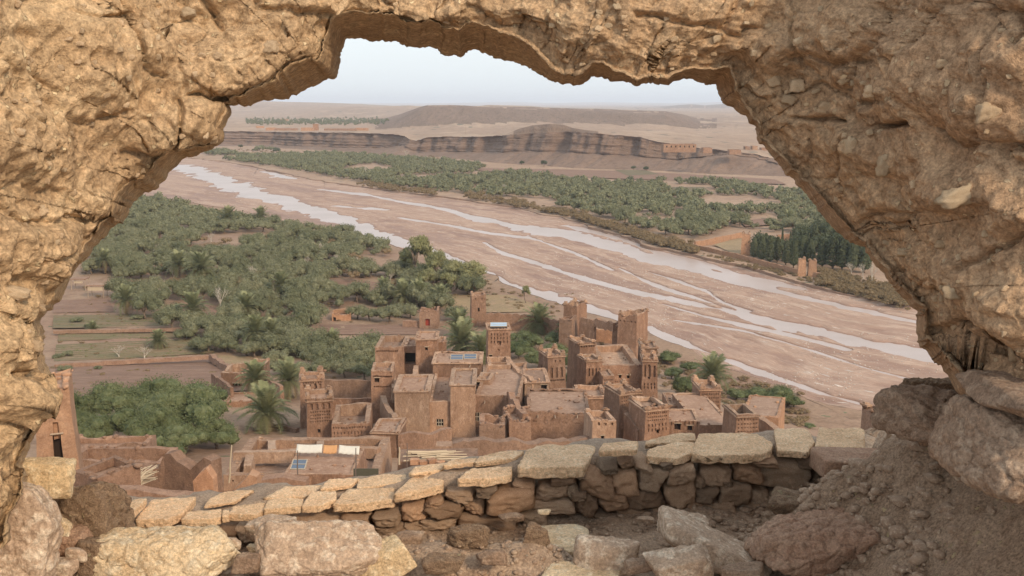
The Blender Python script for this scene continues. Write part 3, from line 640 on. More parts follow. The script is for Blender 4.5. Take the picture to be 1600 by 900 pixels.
def seg_dist(x, y, pts):
    d = np.full(x.shape, 1e9)
    for (x0, y0), (x1, y1) in zip(pts[:-1], pts[1:]):
        L = (x1 - x0) ** 2 + (y1 - y0) ** 2 + 1e-9; s = np.clip(((x - x0) * (x1 - x0) + (y - y0) * (y1 - y0)) / L, 0, 1)
        d = np.minimum(d, np.hypot(x - x0 - s * (x1 - x0), y - y0 - s * (y1 - y0)))
    return d
wx = px_ + fbm(q * 7, 3, 45) * 9; wy = py_ + fbm(q * 7, 3, 46) * 9
CRACKS = [([(85, 5), (100, 15), (140, 30), (195, 20), (198, 40), (205, 75), (215, 95), (232, 112), (258, 120)], 3, .06), ([(48, 95), (52, 120), (80, 140), (100, 150), (130, 175), (155, 182), (205, 172)], 3.5, .05), ([(315, 0), (325, 15), (340, 38), (350, 62)], 4, .08), ([(296, 155), (318, 152), (335, 160), (358, 161)], 3, .14), ([(285, 165), (282, 200), (275, 225)], 3, .07), ([(205, 240), (240, 245), (275, 248), (312, 222), (345, 222)], 6, .06), ([(0, 235), (20, 240), (40, 262), (75, 275), (80, 300)], 2.5, .03), ([(0, 150), (12, 175), (50, 195), (60, 192)], 2, .03),
          ([(1165, 192), (1215, 190), (1290, 191), (1340, 200), (1400, 192), (1425, 190)], 3.5, .10), ([(1165, 56), (1170, 38), (1205, 36), (1222, 20)], 3, .05), ([(1240, 92), (1268, 90), (1300, 112), (1330, 96), (1370, 95)], 4, .05), ([(1485, 172), (1510, 205), (1530, 228), (1600, 232)], 5, .07), ([(1000, 20), (1060, 28), (1110, 36), (1160, 56)], 4, .05), ([(1570, 20), (1580, 45), (1565, 60)], 6, .08), ([(1330, 290), (1345, 320), (1340, 345)], 3, .03), ([(1470, 310), (1500, 325), (1530, 322)], 4, .06), ([(1500, 420), (1530, 400), (1560, 390), (1600, 375)], 4, .06), ([(1440, 530), (1490, 510), (1540, 515)], 6, .06),
          ([(30, 490), (60, 500), (75, 490)], 4, .05), ([(0, 590), (30, 580), (70, 578)], 5, .08), ([(0, 668), (40, 655), (70, 648)], 5, .07), ([(0, 770), (18, 755), (30, 735), (45, 725)], 2.5, .06), ([(0, 330), (40, 345), (95, 345), (140, 330), (200, 340)], 5, .06), ([(60, 400), (110, 380), (140, 360)], 4, .05), ([(400, 0), (395, 30), (410, 50), (380, 70)], 4, .05), ([(410, 12), (470, 28), (520, 22)], 6, .06)]
for pts, wd, am in CRACKS:
    d = seg_dist(wx, wy, pts); disp -= am * .85 * np.exp(-(d / (wd * 1.1)) ** 2) * sst(-.55, .15, fbm(q * 4, 2, int(wd * 7) + len(pts)))
LUMPS = [(160, 100, 68, 85, .09), (240, 62, 42, 62, .06), (90, 30, 60, 25, .04), (255, 205, 45, 42, .07), (325, 190, 34, 34, .08), (340, 120, 60, 35, .06), (420, 78, 70, 55, .05), (30, 210, 70, 45, .05), (60, 250, 60, 40, .03), (130, 420, 50, 40, .05), (50, 380, 70, 50, .06), (40, 620, 60, 42, .16), (20, 540, 45, 40, .10), (30, 700, 45, 40, .03), (180, 320, 60, 30, .06), (150, 280, 60, 40, .04), (20, 470, 40, 25, .05),
         (1430, 130, 75, 60, .10), (1525, 180, 40, 48, .07), (1290, 60, 50, 40, .06), (1200, 70, 42, 40, .06), (1255, 140, 48, 36, -.05), (1330, 235, 35, 35, .05), (1180, 120, 60, 28, -.06), (1480, 300, 55, 35, .08), (1390, 240, 60, 40, .05), (1300, 215, 45, 22, .05), (1100, 20, 80, 30, .06), (900, 60, 90, 40, .04), (760, 20, 120, 22, .04), (640, 20, 80, 20, .05), (490, 15, 60, 22, .09), (1500, 450, 60, 60, .06), (1570, 330, 40, 40, .06), (1580, 490, 60, 45, .10), (1430, 420, 50, 40, .04), (1360, 330, 50, 40, .04), (1530, 560, 40, 30, -.12), (1400, 60, 60, 30, .04), (1550, 90, 40, 35, .05)]
for cx, cy, rx, ry, am in LUMPS:
    r2 = ((wx - cx) / rx) ** 2 + ((wy - cy) / ry) ** 2; disp += am * np.exp(-r2 ** 1.5)
amp = RA.ravel()
disp = disp - .045
Qd = q + NN.reshape(-1, 3) * (disp * amp)[:, None]
F_ = gridF(nO, nr_)
Q4 = Qd.reshape(nO, nr_, 3)
# close the outer rim between back and front so the wall is solid
rim = np.stack([np.arange(nO - 1) * nr_, np.arange(nO - 1) * nr_ + nr_ - 1, np.arange(1, nO) * nr_ + nr_ - 1, np.arange(1, nO) * nr_], 1)
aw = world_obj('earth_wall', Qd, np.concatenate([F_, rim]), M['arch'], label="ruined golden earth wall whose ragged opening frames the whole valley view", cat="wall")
def wallpt(px, py, out=0.0):                      # nearest displaced wall vertex to a pixel
    m_ = (np.abs(px_ - px) < 12) & (np.abs(py_ - py) < 12) & (amp >= .7)
    ii = np.where(m_)[0]
    if not len(ii): return None
    j = ii[np.argmin((px_[ii] - px) ** 2 + (py_[ii] - py) ** 2)]; v = Qd[j]; d = v - np.array([0, 0, CAM_Z]); return v - d / np.linalg.norm(d) * out
ES = [(18, 456, 44, 20, .03), (505 + 1000, 310, 50, 30, .02), (1240, 130, 26, 22, .01), (1208, 128, 22, 18, .0), (1230, 158, 22, 16, .0), (1285, 170, 28, 20, .0), (178, 40, 12, 10, 0), (262, 50, 9, 12, 0), (288, 66, 10, 8, 0), (1546, 48, 12, 8, 0), (1572, 118, 12, 8, 0), (1350, 225, 18, 26, .0), (1395, 258, 22, 34, 0), (295, 18, 22, 16, 0), (12, 205, 20, 12, 0), (45, 470, 26, 14, 0), (20, 532, 26, 20, .0), (965, 8, 14, 12, 0), (935, 45, 12, 10, 0), (1395, 140, 26, 20, 0), (1490, 100, 20, 14, 0), (1545, 178, 34, 30, .0), (1325, 128, 16, 12, 0), (1440, 285, 18, 14, 0), (1255, 66, 14, 10, 0), (320, 205, 8, 12, 0), (225, 45, 10, 12, 0), (50, 160, 14, 9, 0), (185, 95, 9, 9, 0), (340, 90, 14, 12, 0), (420, 72, 26, 22, 0), (1500, 455, 30, 22, 0), (1410, 395, 22, 14, 0), (1465, 380, 18, 12, 0), (1560, 560, 34, 26, 0), (1120, 60, 14, 11, 0), (1060, 60, 12, 10, 0), (850, 40, 12, 9, 0), (700, 35, 12, 8, 0), (60, 330, 20, 12, 0), (110, 300, 14, 10, 0)]
rr = random.Random(4)
for i in range(200): ES.append((rr.choice([rr.uniform(5, 420), rr.uniform(1180, 1595), rr.uniform(560, 1180)]), rr.uniform(5, 520), rr.uniform(7, 13), rr.uniform(6, 11), 0))
stone_mesh = [rock_shape((1, 1, 1), 900 + i, 3, .3, .16, nr=10, p=40) for i in range(7)]
stone_me = [mesh('embedded_stone', v, f, M['embed']) for v, f in stone_mesh]
for i, (px, py, w, h, o) in enumerate(ES):
    p = wallpt(px, py, o)
    if p is None: continue
    s = np.linalg.norm(p - [0, 0, CAM_Z]) / F_PX
    e = link('embedded_stone', stone_me[i % 7], aw, tuple(p - np.array(aw.location)))
    e.scale = (w * s / 2, .35 * (w + h) * s / 2, h * s / 2); e.rotation_euler = (rr.uniform(-.3, .3), rr.uniform(-.3, .3), 0)

# ============================================================ LEDGE, PARAPET AND LOOSE ROCKS IN FRONT
LZ = 47.72
def parD(px): return float(np.interp(px, [-200, 150, 800, 1200, 1400, 1700], [4.68, 4.80, 5.18, 5.42, 5.52, 5.6]))
def ledge_z(x, y):
    x = np.asarray(x, float); y = np.asarray(y, float)
    z = LZ + fbm(np.stack([x * 1.2, y * 1.2, 0 * x], 1), 4, 61) * .035
    for px, py, D, rx, ry, h in MOUNDS:
        c = P(px, py, D); z = z + h * np.exp(-(((x - c[0]) / rx) ** 2 + ((y - c[1]) / ry) ** 2) ** 1.3)
    px = 800 + x / y * (F_PX * CP)
    side = sst(1.2, 2.4, x); z = z + .85 * side * sst(6.1, 4.4, y)
    z = z + .30 * sst(-1.75, -2.6, x) * sst(5.3, 4.5, y)
    lim = CAM_Z - y * tz(np.interp(px, [1150, 1275, 1350, 1400, 1440, 1520, 1700], [840, 745, 690, 668, 655, 640, 640]))
    return np.where(y > 5.6, np.minimum(z, lim), z)
MOUNDS = [(690, 850, 4.55, .50, .22, .17), (850, 845, 4.6, .2, .15, .10), (1260, 800, 4.85, .22, .2, .16), (160, 830, 4.5, .3, .25, .22), (1420, 800, 4.7, .5, .3, .16), (1400, 690, 6.6, .9, .8, .18)]
gx = np.linspace(-6, 8, 420); gy = np.r_[np.linspace(.5, 3.6, 30), np.linspace(3.65, 6.6, 200), np.linspace(6.7, 12, 50)]
XX, YY = np.meshgrid(gx, gy, indexing='ij'); x, y = XX.ravel(), YY.ravel(); z = ledge_z(x, y)
p3 = np.stack([x, y, z], 1)
a1, a2, aid = worley(p3 * 14, 5); z = z + .016 * np.clip(.5 - a1, 0, .5) * 2 * (aid > .55) + fbm(p3 * 9, 4, 8, .6) * .012
mnd = sst(1.3, 2.2, x); z = z + mnd * (fbm(p3 * 4, 4, 9) * .05 + .03 * np.clip(.5 - worley(p3 * 9, 15)[0], 0, .5) * 2)
lg = link('ledge_ground', mesh('ledge_ground', np.stack([x, y, z], 1), gridF(len(gx), len(gy)), M['dirt']), kind='structure')
lg.data.materials.append(M['rubble'])
fxm = (x.reshape(len(gx), -1)[:-1, :-1].ravel() + .18 * fbm(p3 * 1.5, 3, 2).reshape(len(gx), -1)[:-1, :-1].ravel()) > 1.35
lg.data.polygons.foreach_set("material_index", fxm.astype(np.int32))

par = empty('parapet', (0, 5.2, LZ), label="low dry-stone parapet of dark fieldstones capped with pale yellow slabs", cat="wall")
PO = np.array([0, 5.2, LZ])
CAPS = [ # top polygon (front-left, front-right, back-right, back-left ... as px), front height px
 ([(1272, 700), (1353, 699), (1351, 668), (1279, 668)], 14), ([(1214, 703), (1262, 706), (1274, 690), (1262, 668), (1209, 669)], 12),
 ([(1079, 709), (1120, 711), (1180, 710), (1205, 703), (1209, 692), (1180, 675), (1092, 675), (1081, 697)], 14), ([(1009, 713), (1060, 716), (1082, 706), (1086, 690), (1060, 688), (1012, 700)], 12),
 ([(1005, 697), (1060, 690), (1088, 688), (1086, 675), (1050, 677), (1010, 688)], 8), ([(934, 704), (996, 702), (998, 687), (942, 692)], 10),
 ([(806, 731), (850, 730), (912, 731), (932, 700), (929, 692), (840, 694), (822, 702)], 19), ([(740, 723), (806, 715), (820, 703), (790, 703), (748, 713)], 8),
 ([(713, 748), (760, 748), (800, 741), (801, 727), (735, 731)], 13), ([(617, 770), (660, 764), (691, 756), (693, 730), (660, 732)], 15), ([(560, 762), (625, 752), (640, 742), (600, 740), (562, 748)], 8),
 ([(523, 787), (570, 785), (614, 779), (613, 761), (545, 764)], 14), ([(473, 790), (500, 789), (524, 779), (524, 767), (488, 768)], 11), ([(414, 795), (470, 790), (472, 779), (440, 777), (420, 781)], 11),
 ([(413, 778), (480, 774), (507, 757), (445, 760)], 7), ([(359, 802), (400, 803), (413, 796), (412, 785), (366, 791)], 12), ([(285, 811), (330, 810), (345, 806), (344, 795), (294, 799)], 12), ([(347, 806), (358, 805), (358, 796), (348, 797)], 11),
 ([(214, 810), (262, 810), (284, 800), (304, 776), (240, 780)], 14), ([(163, 803), (205, 800), (214, 792), (228, 778), (168, 785)], 12), ([(690, 728), (742, 722), (746, 714), (705, 717)], 7),
 ([(320, 790), (365, 783), (395, 765), (350, 768), (330, 778)], 5), ([(500, 764), (548, 757), (560, 746), (515, 748)], 6), ([(640, 740), (690, 733), (700, 722), (650, 728)], 6)]
for ci_, (poly, h) in enumerate(CAPS):
    fl = max(p[1] for p in poly); mx = sum(p[0] for p in poly) / len(poly)
    base = max(poly, key=lambda p: p[1]); D0 = parD(mx) - (.04 if h > 9 else -.18)
    zc = CAM_Z - D0 * tz(base[1])
    pts = []
    for px, py in poly:
        D = (CAM_Z - zc) / tz(py); pts.append((XW(px, py, D), D))
    pts = np.array(pts); c = pts.mean(0); pts = c + (pts - c) * (1.08 if mx < 700 else 0.99); ex = (pts.max(0) - pts.min(0)) / 2
    hh = h * math.hypot(D0, 2.2) / F_PX / math.cos(math.radians(20)) / 2
    sz = np.array([ex[0], ex[1], hh]); N = [np.array([.02, .02, 1.0]), np.array([0, 0, -1.0])]; H = [1., 1.]
    k = len(pts)
    for i in range(k):
        a, b_ = pts[i], pts[(i + 1) % k]; e = b_ - a; n = np.array([e[1], -e[0]]);
        if np.dot(n, (a + b_) / 2 - c) < 0: n = -n
        n /= np.linalg.norm(n); hgt = np.dot(n, a - c); n2 = np.array([n[0] * sz[0], n[1] * sz[1], 0]); L = np.linalg.norm(n2); N.append(n2 / L); H.append(hgt / L)
    Vc, Fc = planes_rock(N, H, sz, 5 if k > 4 or h > 12 else 4, 40, .06, 200 + ci_, 2.4)
    world_obj('cap_stone', Vc + np.array([c[0], c[1], zc - hh]), Fc, M['cap'], par)
COURSE = [(761, 760, 35, 16), (795, 775, 70, 35), (744, 782, 32, 24), (719, 767, 44, 17), (681, 779, 28, 15), (650, 791, 37, 26), (697, 791, 52, 23), (609, 801, 42, 20), (557, 804, 50, 18), (819, 754, 34, 14), (863, 762, 50, 24), (893, 758, 17, 22), (928, 747, 50, 38), (973, 744, 44, 42), (1015, 739, 46, 36), (1061, 731, 42, 28), (863, 783, 66, 22), (914, 782, 34, 33), (954, 777, 46, 25), (1006, 772, 54, 31), (1059, 763, 46, 44), (940, 800, 32, 18), (904, 767, 30, 16), (765, 810, 90, 34), (684, 812, 56, 20), (1113, 736, 48, 32), (1162, 733, 40, 28), (1217, 735, 88, 44), (1101, 766, 38, 24), (1145, 764, 48, 34), (1182, 770, 26, 26), (1222, 768, 52, 20), (1275, 741, 26, 36), (1089, 745, 16, 16), (1084, 783, 24, 14), (1135, 748, 18, 12), (353, 830, 50, 28), (388, 824, 28, 20), (437, 807, 38, 15), (470, 806, 30, 13), (506, 808, 52, 17), (265, 832, 38, 18), (310, 834, 40, 20), (420, 824, 34, 20), (460, 826, 44, 20), (510, 828, 46, 18), (560, 824, 46, 22), (612, 820, 44, 18), (650, 815, 30, 20), (225, 828, 34, 16), (185, 820, 36, 22), (835, 800, 40, 24), (985, 800, 46, 26), (1035, 795, 44, 26), (1000, 722, 26, 12), (1190, 715, 40, 12), (1255, 716, 30, 14), (880, 745, 36, 14), (1120, 786, 50, 18), (1180, 786, 44, 16), (975, 716, 26, 14), (580, 822, 22, 14), (1240, 750, 30, 20), (1040, 715, 22, 12), (948, 722, 34, 16), (906, 730, 26, 12)]
course_sh = [rock_shape((1, 1, 1), 300 + i, 4, .55, .085, p=40, nr=11) for i in range(14)]
course_me = [mesh('stone', v, f, M['course']) for v, f in course_sh]
for i, (px, py, w, h) in enumerate(COURSE):
    D = parD(px) + .10 + rr.uniform(-.015, .03); p = P(px, py, D); s = np.linalg.norm(p - [0, 0, CAM_Z]) / F_PX
    o = link('stone', course_me[i % 14], par, tuple(p - PO)); o.scale = (w * s / 2 * 1.08, rr.uniform(.11, .15), h * s / 2 * 1.14); o.rotation_euler = (rr.uniform(-.08, .08), rr.uniform(-.10, .10), rr.uniform(-.1, .1))
# mortar and rubble heart of the parapet
n = 260; cx = np.linspace(60, 1440, n); rows = []
topline = np.interp(cx, [60, 170, 300, 420, 520, 620, 700, 810, 930, 1010, 1080, 1210, 1350, 1440], [815, 800, 803, 788, 775, 760, 742, 724, 706, 706, 702, 696, 700, 720])
for j, (dy, dz) in enumerate([(.16, -1.2), (.16, -.35), (.15, -.2), (.14, -.1), (.13, -.03), (.17, 0.0), (.30, .0), (.42, .0), (.52, -.02), (.60, -.12), (.66, -1.6)]):
    v = []
    for a, ty in zip(cx, topline):
        D = parD(a); p = P(a, ty, D + .1); v.append((p[0] * (1 + dy / 6), D + dy, p[2] + dz - .03 - .02 * (dy > .2)))
    rows.append(v)
V = np.array(rows).transpose(1, 0, 2).reshape(-1, 3)
V = V + np.stack([fbm(V * 6, 3, 1) * .01, fbm(V * 6, 4, 2) * .03, fbm(V * 5, 4, 3) * .022 * (V[:, 2] > 46.8)], 1)
world_obj('mortar_core', V, gridF(n, len(rows)), M['mortar'], par)

def rock(name, label, px, py, w, h, D, mat, seed, depth=None, boxy=.4, sub=5, rough=.055, tilt=(0, 0, 0), cat="rock", p=22, nr=9, group=None, strata=0, lift=0):
    """a rock that fills about w x h pixels round (px, py) at forward distance D"""
    c = P(px, py, D); s = np.linalg.norm(c - [0, 0, CAM_Z]) / F_PX; a = math.atan(tz(py))
    wm = w * s; dm = depth if depth else wm * .6; hm = max(.35 * h * s, (h * s - dm * math.sin(a) * .8) / math.cos(a))
    R = Euler(tilt).to_matrix(); V, Fc = rock_shape((wm / 2 * 1.05, dm / 2, hm / 2 * 1.1), seed, sub, boxy, rough, p, nr, strata)
    V = V @ np.array(R).T + c
    return world_obj(name, V, Fc, mat, label=label, cat=cat, group=group)
r_ = rock
r_('boulder', "tall pale boulder at the left foot of the earth wall", 18, 850, 118, 190, 3.7, M['rock_grey'], 11, boxy=.5, tilt=(0, .12, 0), rough=.05, sub=6)
r_('rock', "pale cream craggy rock, brightest and knobbliest of the loose stones", 262, 862, 208, 96, 4.3, M['rock_cream'], 27, depth=.34, boxy=.2, rough=.06, nr=12, p=20, sub=6)
r_('rock', "flat-faced grey stone blotched with pale lichen beside the craggy cream rock", 500, 858, 186, 92, 4.35, M['rock_grey'], 13, depth=.34, boxy=.2, tilt=(.35, .12, .2), rough=.06, nr=12, sub=6)
r_('rock', "small yellow stone leaning in the dirt beside the blotched grey stone", 600, 880, 84, 66, 4.35, M['rock_yellow'], 14, boxy=.4, tilt=(0, -.5, 0))
r_('stone_block', "yellow weathered block perched on the clod at the wall's left foot", 76, 748, 68, 62, 4.2, M['rock_yellow'], 15, boxy=.8, tilt=(0, .1, .2))
r_('earth_clod', "big crumbly brown earth clod under the yellow weathered block", 135, 800, 110, 90, 4.45, M['clod'], 16, boxy=.1, rough=.09, cat="clod")
r_('rock', "small cream stone in the clods at the far left", 88, 822, 42, 28, 4.3, M['rock_cream'], 17)
r_('rock', "purplish brown stone below the crumbly clod", 110, 846, 62, 44, 4.3, M['rock_red'], 18)
r_('pebble', "smooth round grey pebble resting on the purplish stone", 118, 866, 32, 25, 4.15, M['rock_grey'], 19, boxy=.0, rough=.01, sub=4, p=6)
r_('rock', "narrow brown slab standing on end left of the craggy cream rock", 152, 878, 46, 74, 4.25, M['clod'], 20, boxy=.9, depth=.12)
r_('rock', "grey angular stone at the bottom edge between boulder and narrow slab", 92, 888, 46, 30, 4.1, M['rock_grey'], 21)
r_('rock', "grey-brown pointed stone behind the blotched grey stone", 422, 826, 66, 42, 4.62, M['rock_grey'], 22)
r_('earth_clod', "reddish earth clod crumbling on the centre mound", 732, 838, 62, 46, 4.6, M['clod'], 23, boxy=.1, rough=.09, cat="clod")
r_('rock', "brown upright lump in front of the pale floor slab", 838, 846, 40, 52, 4.6, M['clod'], 24, rough=.06)
r_('floor_slab', "pale flat slab sunk in the dirt before the parapet centre", 880, 846, 84, 36, 4.85, M['rock_cream'], 25, boxy=1, depth=.36, rough=.015, cat="slab")
r_('rock', "pinkish grey rounded rock in front of the pale floor slab", 948, 866, 96, 62, 4.5, M['rock_grey'], 26, rough=.04)
r_('rock', "long grey flat-topped stone lying diagonally toward the bottom edge", 1118, 858, 170, 62, 4.55, M['rock_grey'], 127, boxy=.8, depth=.28, tilt=(0, .42, -.2), rough=.03)
r_('rock', "slanted grey stone at the upper end of the diagonal stone", 1062, 822, 70, 50, 4.75, M['rock_grey'], 28, boxy=.5, tilt=(0, .3, 0))
r_('rock', "triangular grey stone at the bottom edge beside the diagonal stone", 1066, 884, 90, 60, 4.3, M['rock_grey'], 29, boxy=.2)
r_('boulder', "large reddish brown angular boulder in the right foreground", 1272, 842, 196, 98, 4.5, M['rock_red'], 30, depth=.45, boxy=.15, tilt=(0, -.15, .1), rough=.065, sub=6, nr=12)
r_('earth_clod', "dark earth clod heaped behind the large reddish boulder", 1262, 788, 110, 50, 4.9, M['clod'], 31, boxy=.1, rough=.10, cat="clod")
r_('stone_block', "long reddish block lying at the right end of the parapet", 1334, 725, 104, 46, 5.3, M['rock_red'], 32, boxy=1.0, depth=.26, tilt=(0, .03, .05), rough=.02, nr=3)
r_('rock', "grey-brown stone leaning behind the long reddish block", 1392, 704, 50, 52, 5.5, M['rock_grey'], 33, tilt=(0, .5, 0))
r_('rock', "small reddish wedge stone against the end of the long block", 1388, 733, 34, 40, 5.25, M['rock_red'], 34)
r_('stone_block', "reddish block half buried at the lower right of the rubble slope", 1460, 876, 94, 44, 4.2, M['rock_red'], 35, boxy=1.0, rough=.025, nr=3)
r_('rock', "small yellow stone low on the right rubble slope", 1386, 876, 34, 36, 4.4, M['rock_yellow'], 36)
r_('rock', "grey pebble-like stone right of the reddish boulder", 1382, 830, 26, 24, 4.6, M['rock_grey'], 37, sub=4)
r_('boulder', "huge brown boulder under the right side of the wall", 1578, 708, 150, 176, 3.1, M['rock_brown'], 38, depth=.6, boxy=0, rough=.05, p=8, sub=6)
r_('boulder', "rounded brown boulder wedged above the huge brown one", 1612, 620, 110, 80, 3.05, M['rock_brown'], 39, depth=.5, boxy=.1, rough=.04)
r_('boulder', "brown jutting boulder below the dark cavity of the wall", 1468, 652, 124, 112, 4.3, M['rock_brown'], 40, depth=.5, boxy=.1, rough=.09, p=12)
r_('earth_clod', "dark crumbled clod on top of the jutting boulder", 1452, 608, 76, 36, 4.65, M['clod'], 41, rough=.1, cat="clod")
r_('rock', "pale flat stone cut by the bottom edge right of centre", 905, 897, 110, 20, 4.4, M['rock_cream'], 42, depth=.2)
r_('rock', "flat pinkish stone cut by the bottom edge under the reddish boulder", 1345, 898, 90, 18, 4.35, M['rock_grey'], 43, depth=.2)
r_('rock', "small dark stone between the clods left of the cap slabs", 160, 795, 30, 22, 4.7, M['rock_red'], 44, sub=4)
r_('rock', "pale chip of stone near the foot of the centre parapet", 850, 800, 20, 10, 5.0, M['rock_cream'], 45, sub=3)
for i, (px, py, w, h, D, mt, lab) in enumerate([(1210, 850, 40, 26, 4.4, 'rock_red', "small brown stone under the left edge of the large reddish boulder"), (1160, 895, 60, 30, 4.25, 'rock_brown', "brown stone at the bottom edge right of the diagonal stone"), (1420, 850, 34, 24, 4.4, 'rock_brown', "brown stone on the rubble slope above the half-buried block"), (1500, 840, 40, 28, 4.2, 'rock_yellow', "yellowish stone on the rubble slope at the far right"), (1398, 772, 30, 20, 4.8, 'rock_yellow', "yellow chip halfway up the rubble slope"), (1450, 790, 36, 24, 4.6, 'rock_brown', "brown stone halfway up the rubble slope, right of the yellow chip"), (1540, 880, 60, 40, 3.9, 'clod', "crumbly clod in the bottom right corner"), (1350, 800, 30, 20, 4.75, 'rock_grey', "grey stone just above the large reddish boulder's right end"), (690, 880, 60, 34, 4.3, 'clod', "brown clod on the bottom edge of the centre mound"), (770, 870, 44, 26, 4.35, 'rock_brown', "brown stone low on the centre mound"), (640, 842, 40, 26, 4.6, 'rock_brown', "brown stone between small yellow stone and parapet"), (1000, 884, 46, 26, 4.35, 'rock_brown', "brown stone left of the triangular grey stone"), (385, 880, 40, 34, 4.2, 'rock_brown', "brown stone squeezed between craggy cream rock and blotched stone"), (362, 850, 26, 20, 4.4, 'rock_grey', "little grey stone at the right end of the craggy cream rock"), (400, 858, 20, 16, 4.4, 'rock_cream', "little cream stone left of the blotched stone"), (800, 808, 36, 16, 5.0, 'rock_brown', "flat brown stone at the foot of the centre parapet"), (1010, 812, 24, 12, 5.1, 'rock_grey', "grey stone chip below the parapet, right of centre"), (330, 845, 50, 26, 4.65, 'rock_brown', "brown stone at the foot of the left parapet")]):
    r_('rock', lab, px, py, w, h, D, M[mt], 600 + i, sub=4, rough=.07)
# loose gravel nobody could count
gv = MB(); base_r = [rock_shape((1, 1, .7), 500 + i, 1, .3, .05, nr=7, p=40) for i in range(6)]
R = np.random.RandomState(6); VV = []; FF = []; nn = 0
def scatter(n, xr, yr, smin, smax, cond=None):
    global nn
    X = R.uniform(*xr, n); Y = R.uniform(*yr, n)
    if cond is not None: k = cond(X, Y); X, Y = X[k], Y[k]
    Z = ledge_z(X, Y); s = smin + (smax - smin) * R.rand(len(X)) ** 3.2
    for i in range(len(X)):
        v, f = base_r[i % 6]; v = rotz(v * s[i] * R.uniform(.7, 1.3, 3), R.rand() * 6.28) + [X[i], Y[i], Z[i] + s[i] * .25]
        VV.append(v); FF.append(f + nn); nn += len(v)
scatter(3200, (-2.6, 1.6), (4.2, 5.3), .004, .022); scatter(2600, (1.0, 3.2), (3.9, 5.6), .004, .032); scatter(300, (1.3, 2.8), (4.0, 5.4), .02, .05); scatter(400, (1.9, 3.0), (5.6, 8.5), .01, .04)
scatter(260, (-2.6, -1.2), (4.1, 4.8), .012, .05)
gr = link('gravel', mesh('gravel', np.concatenate(VV), np.concatenate(FF), M['gravel'], False), kind='stuff')

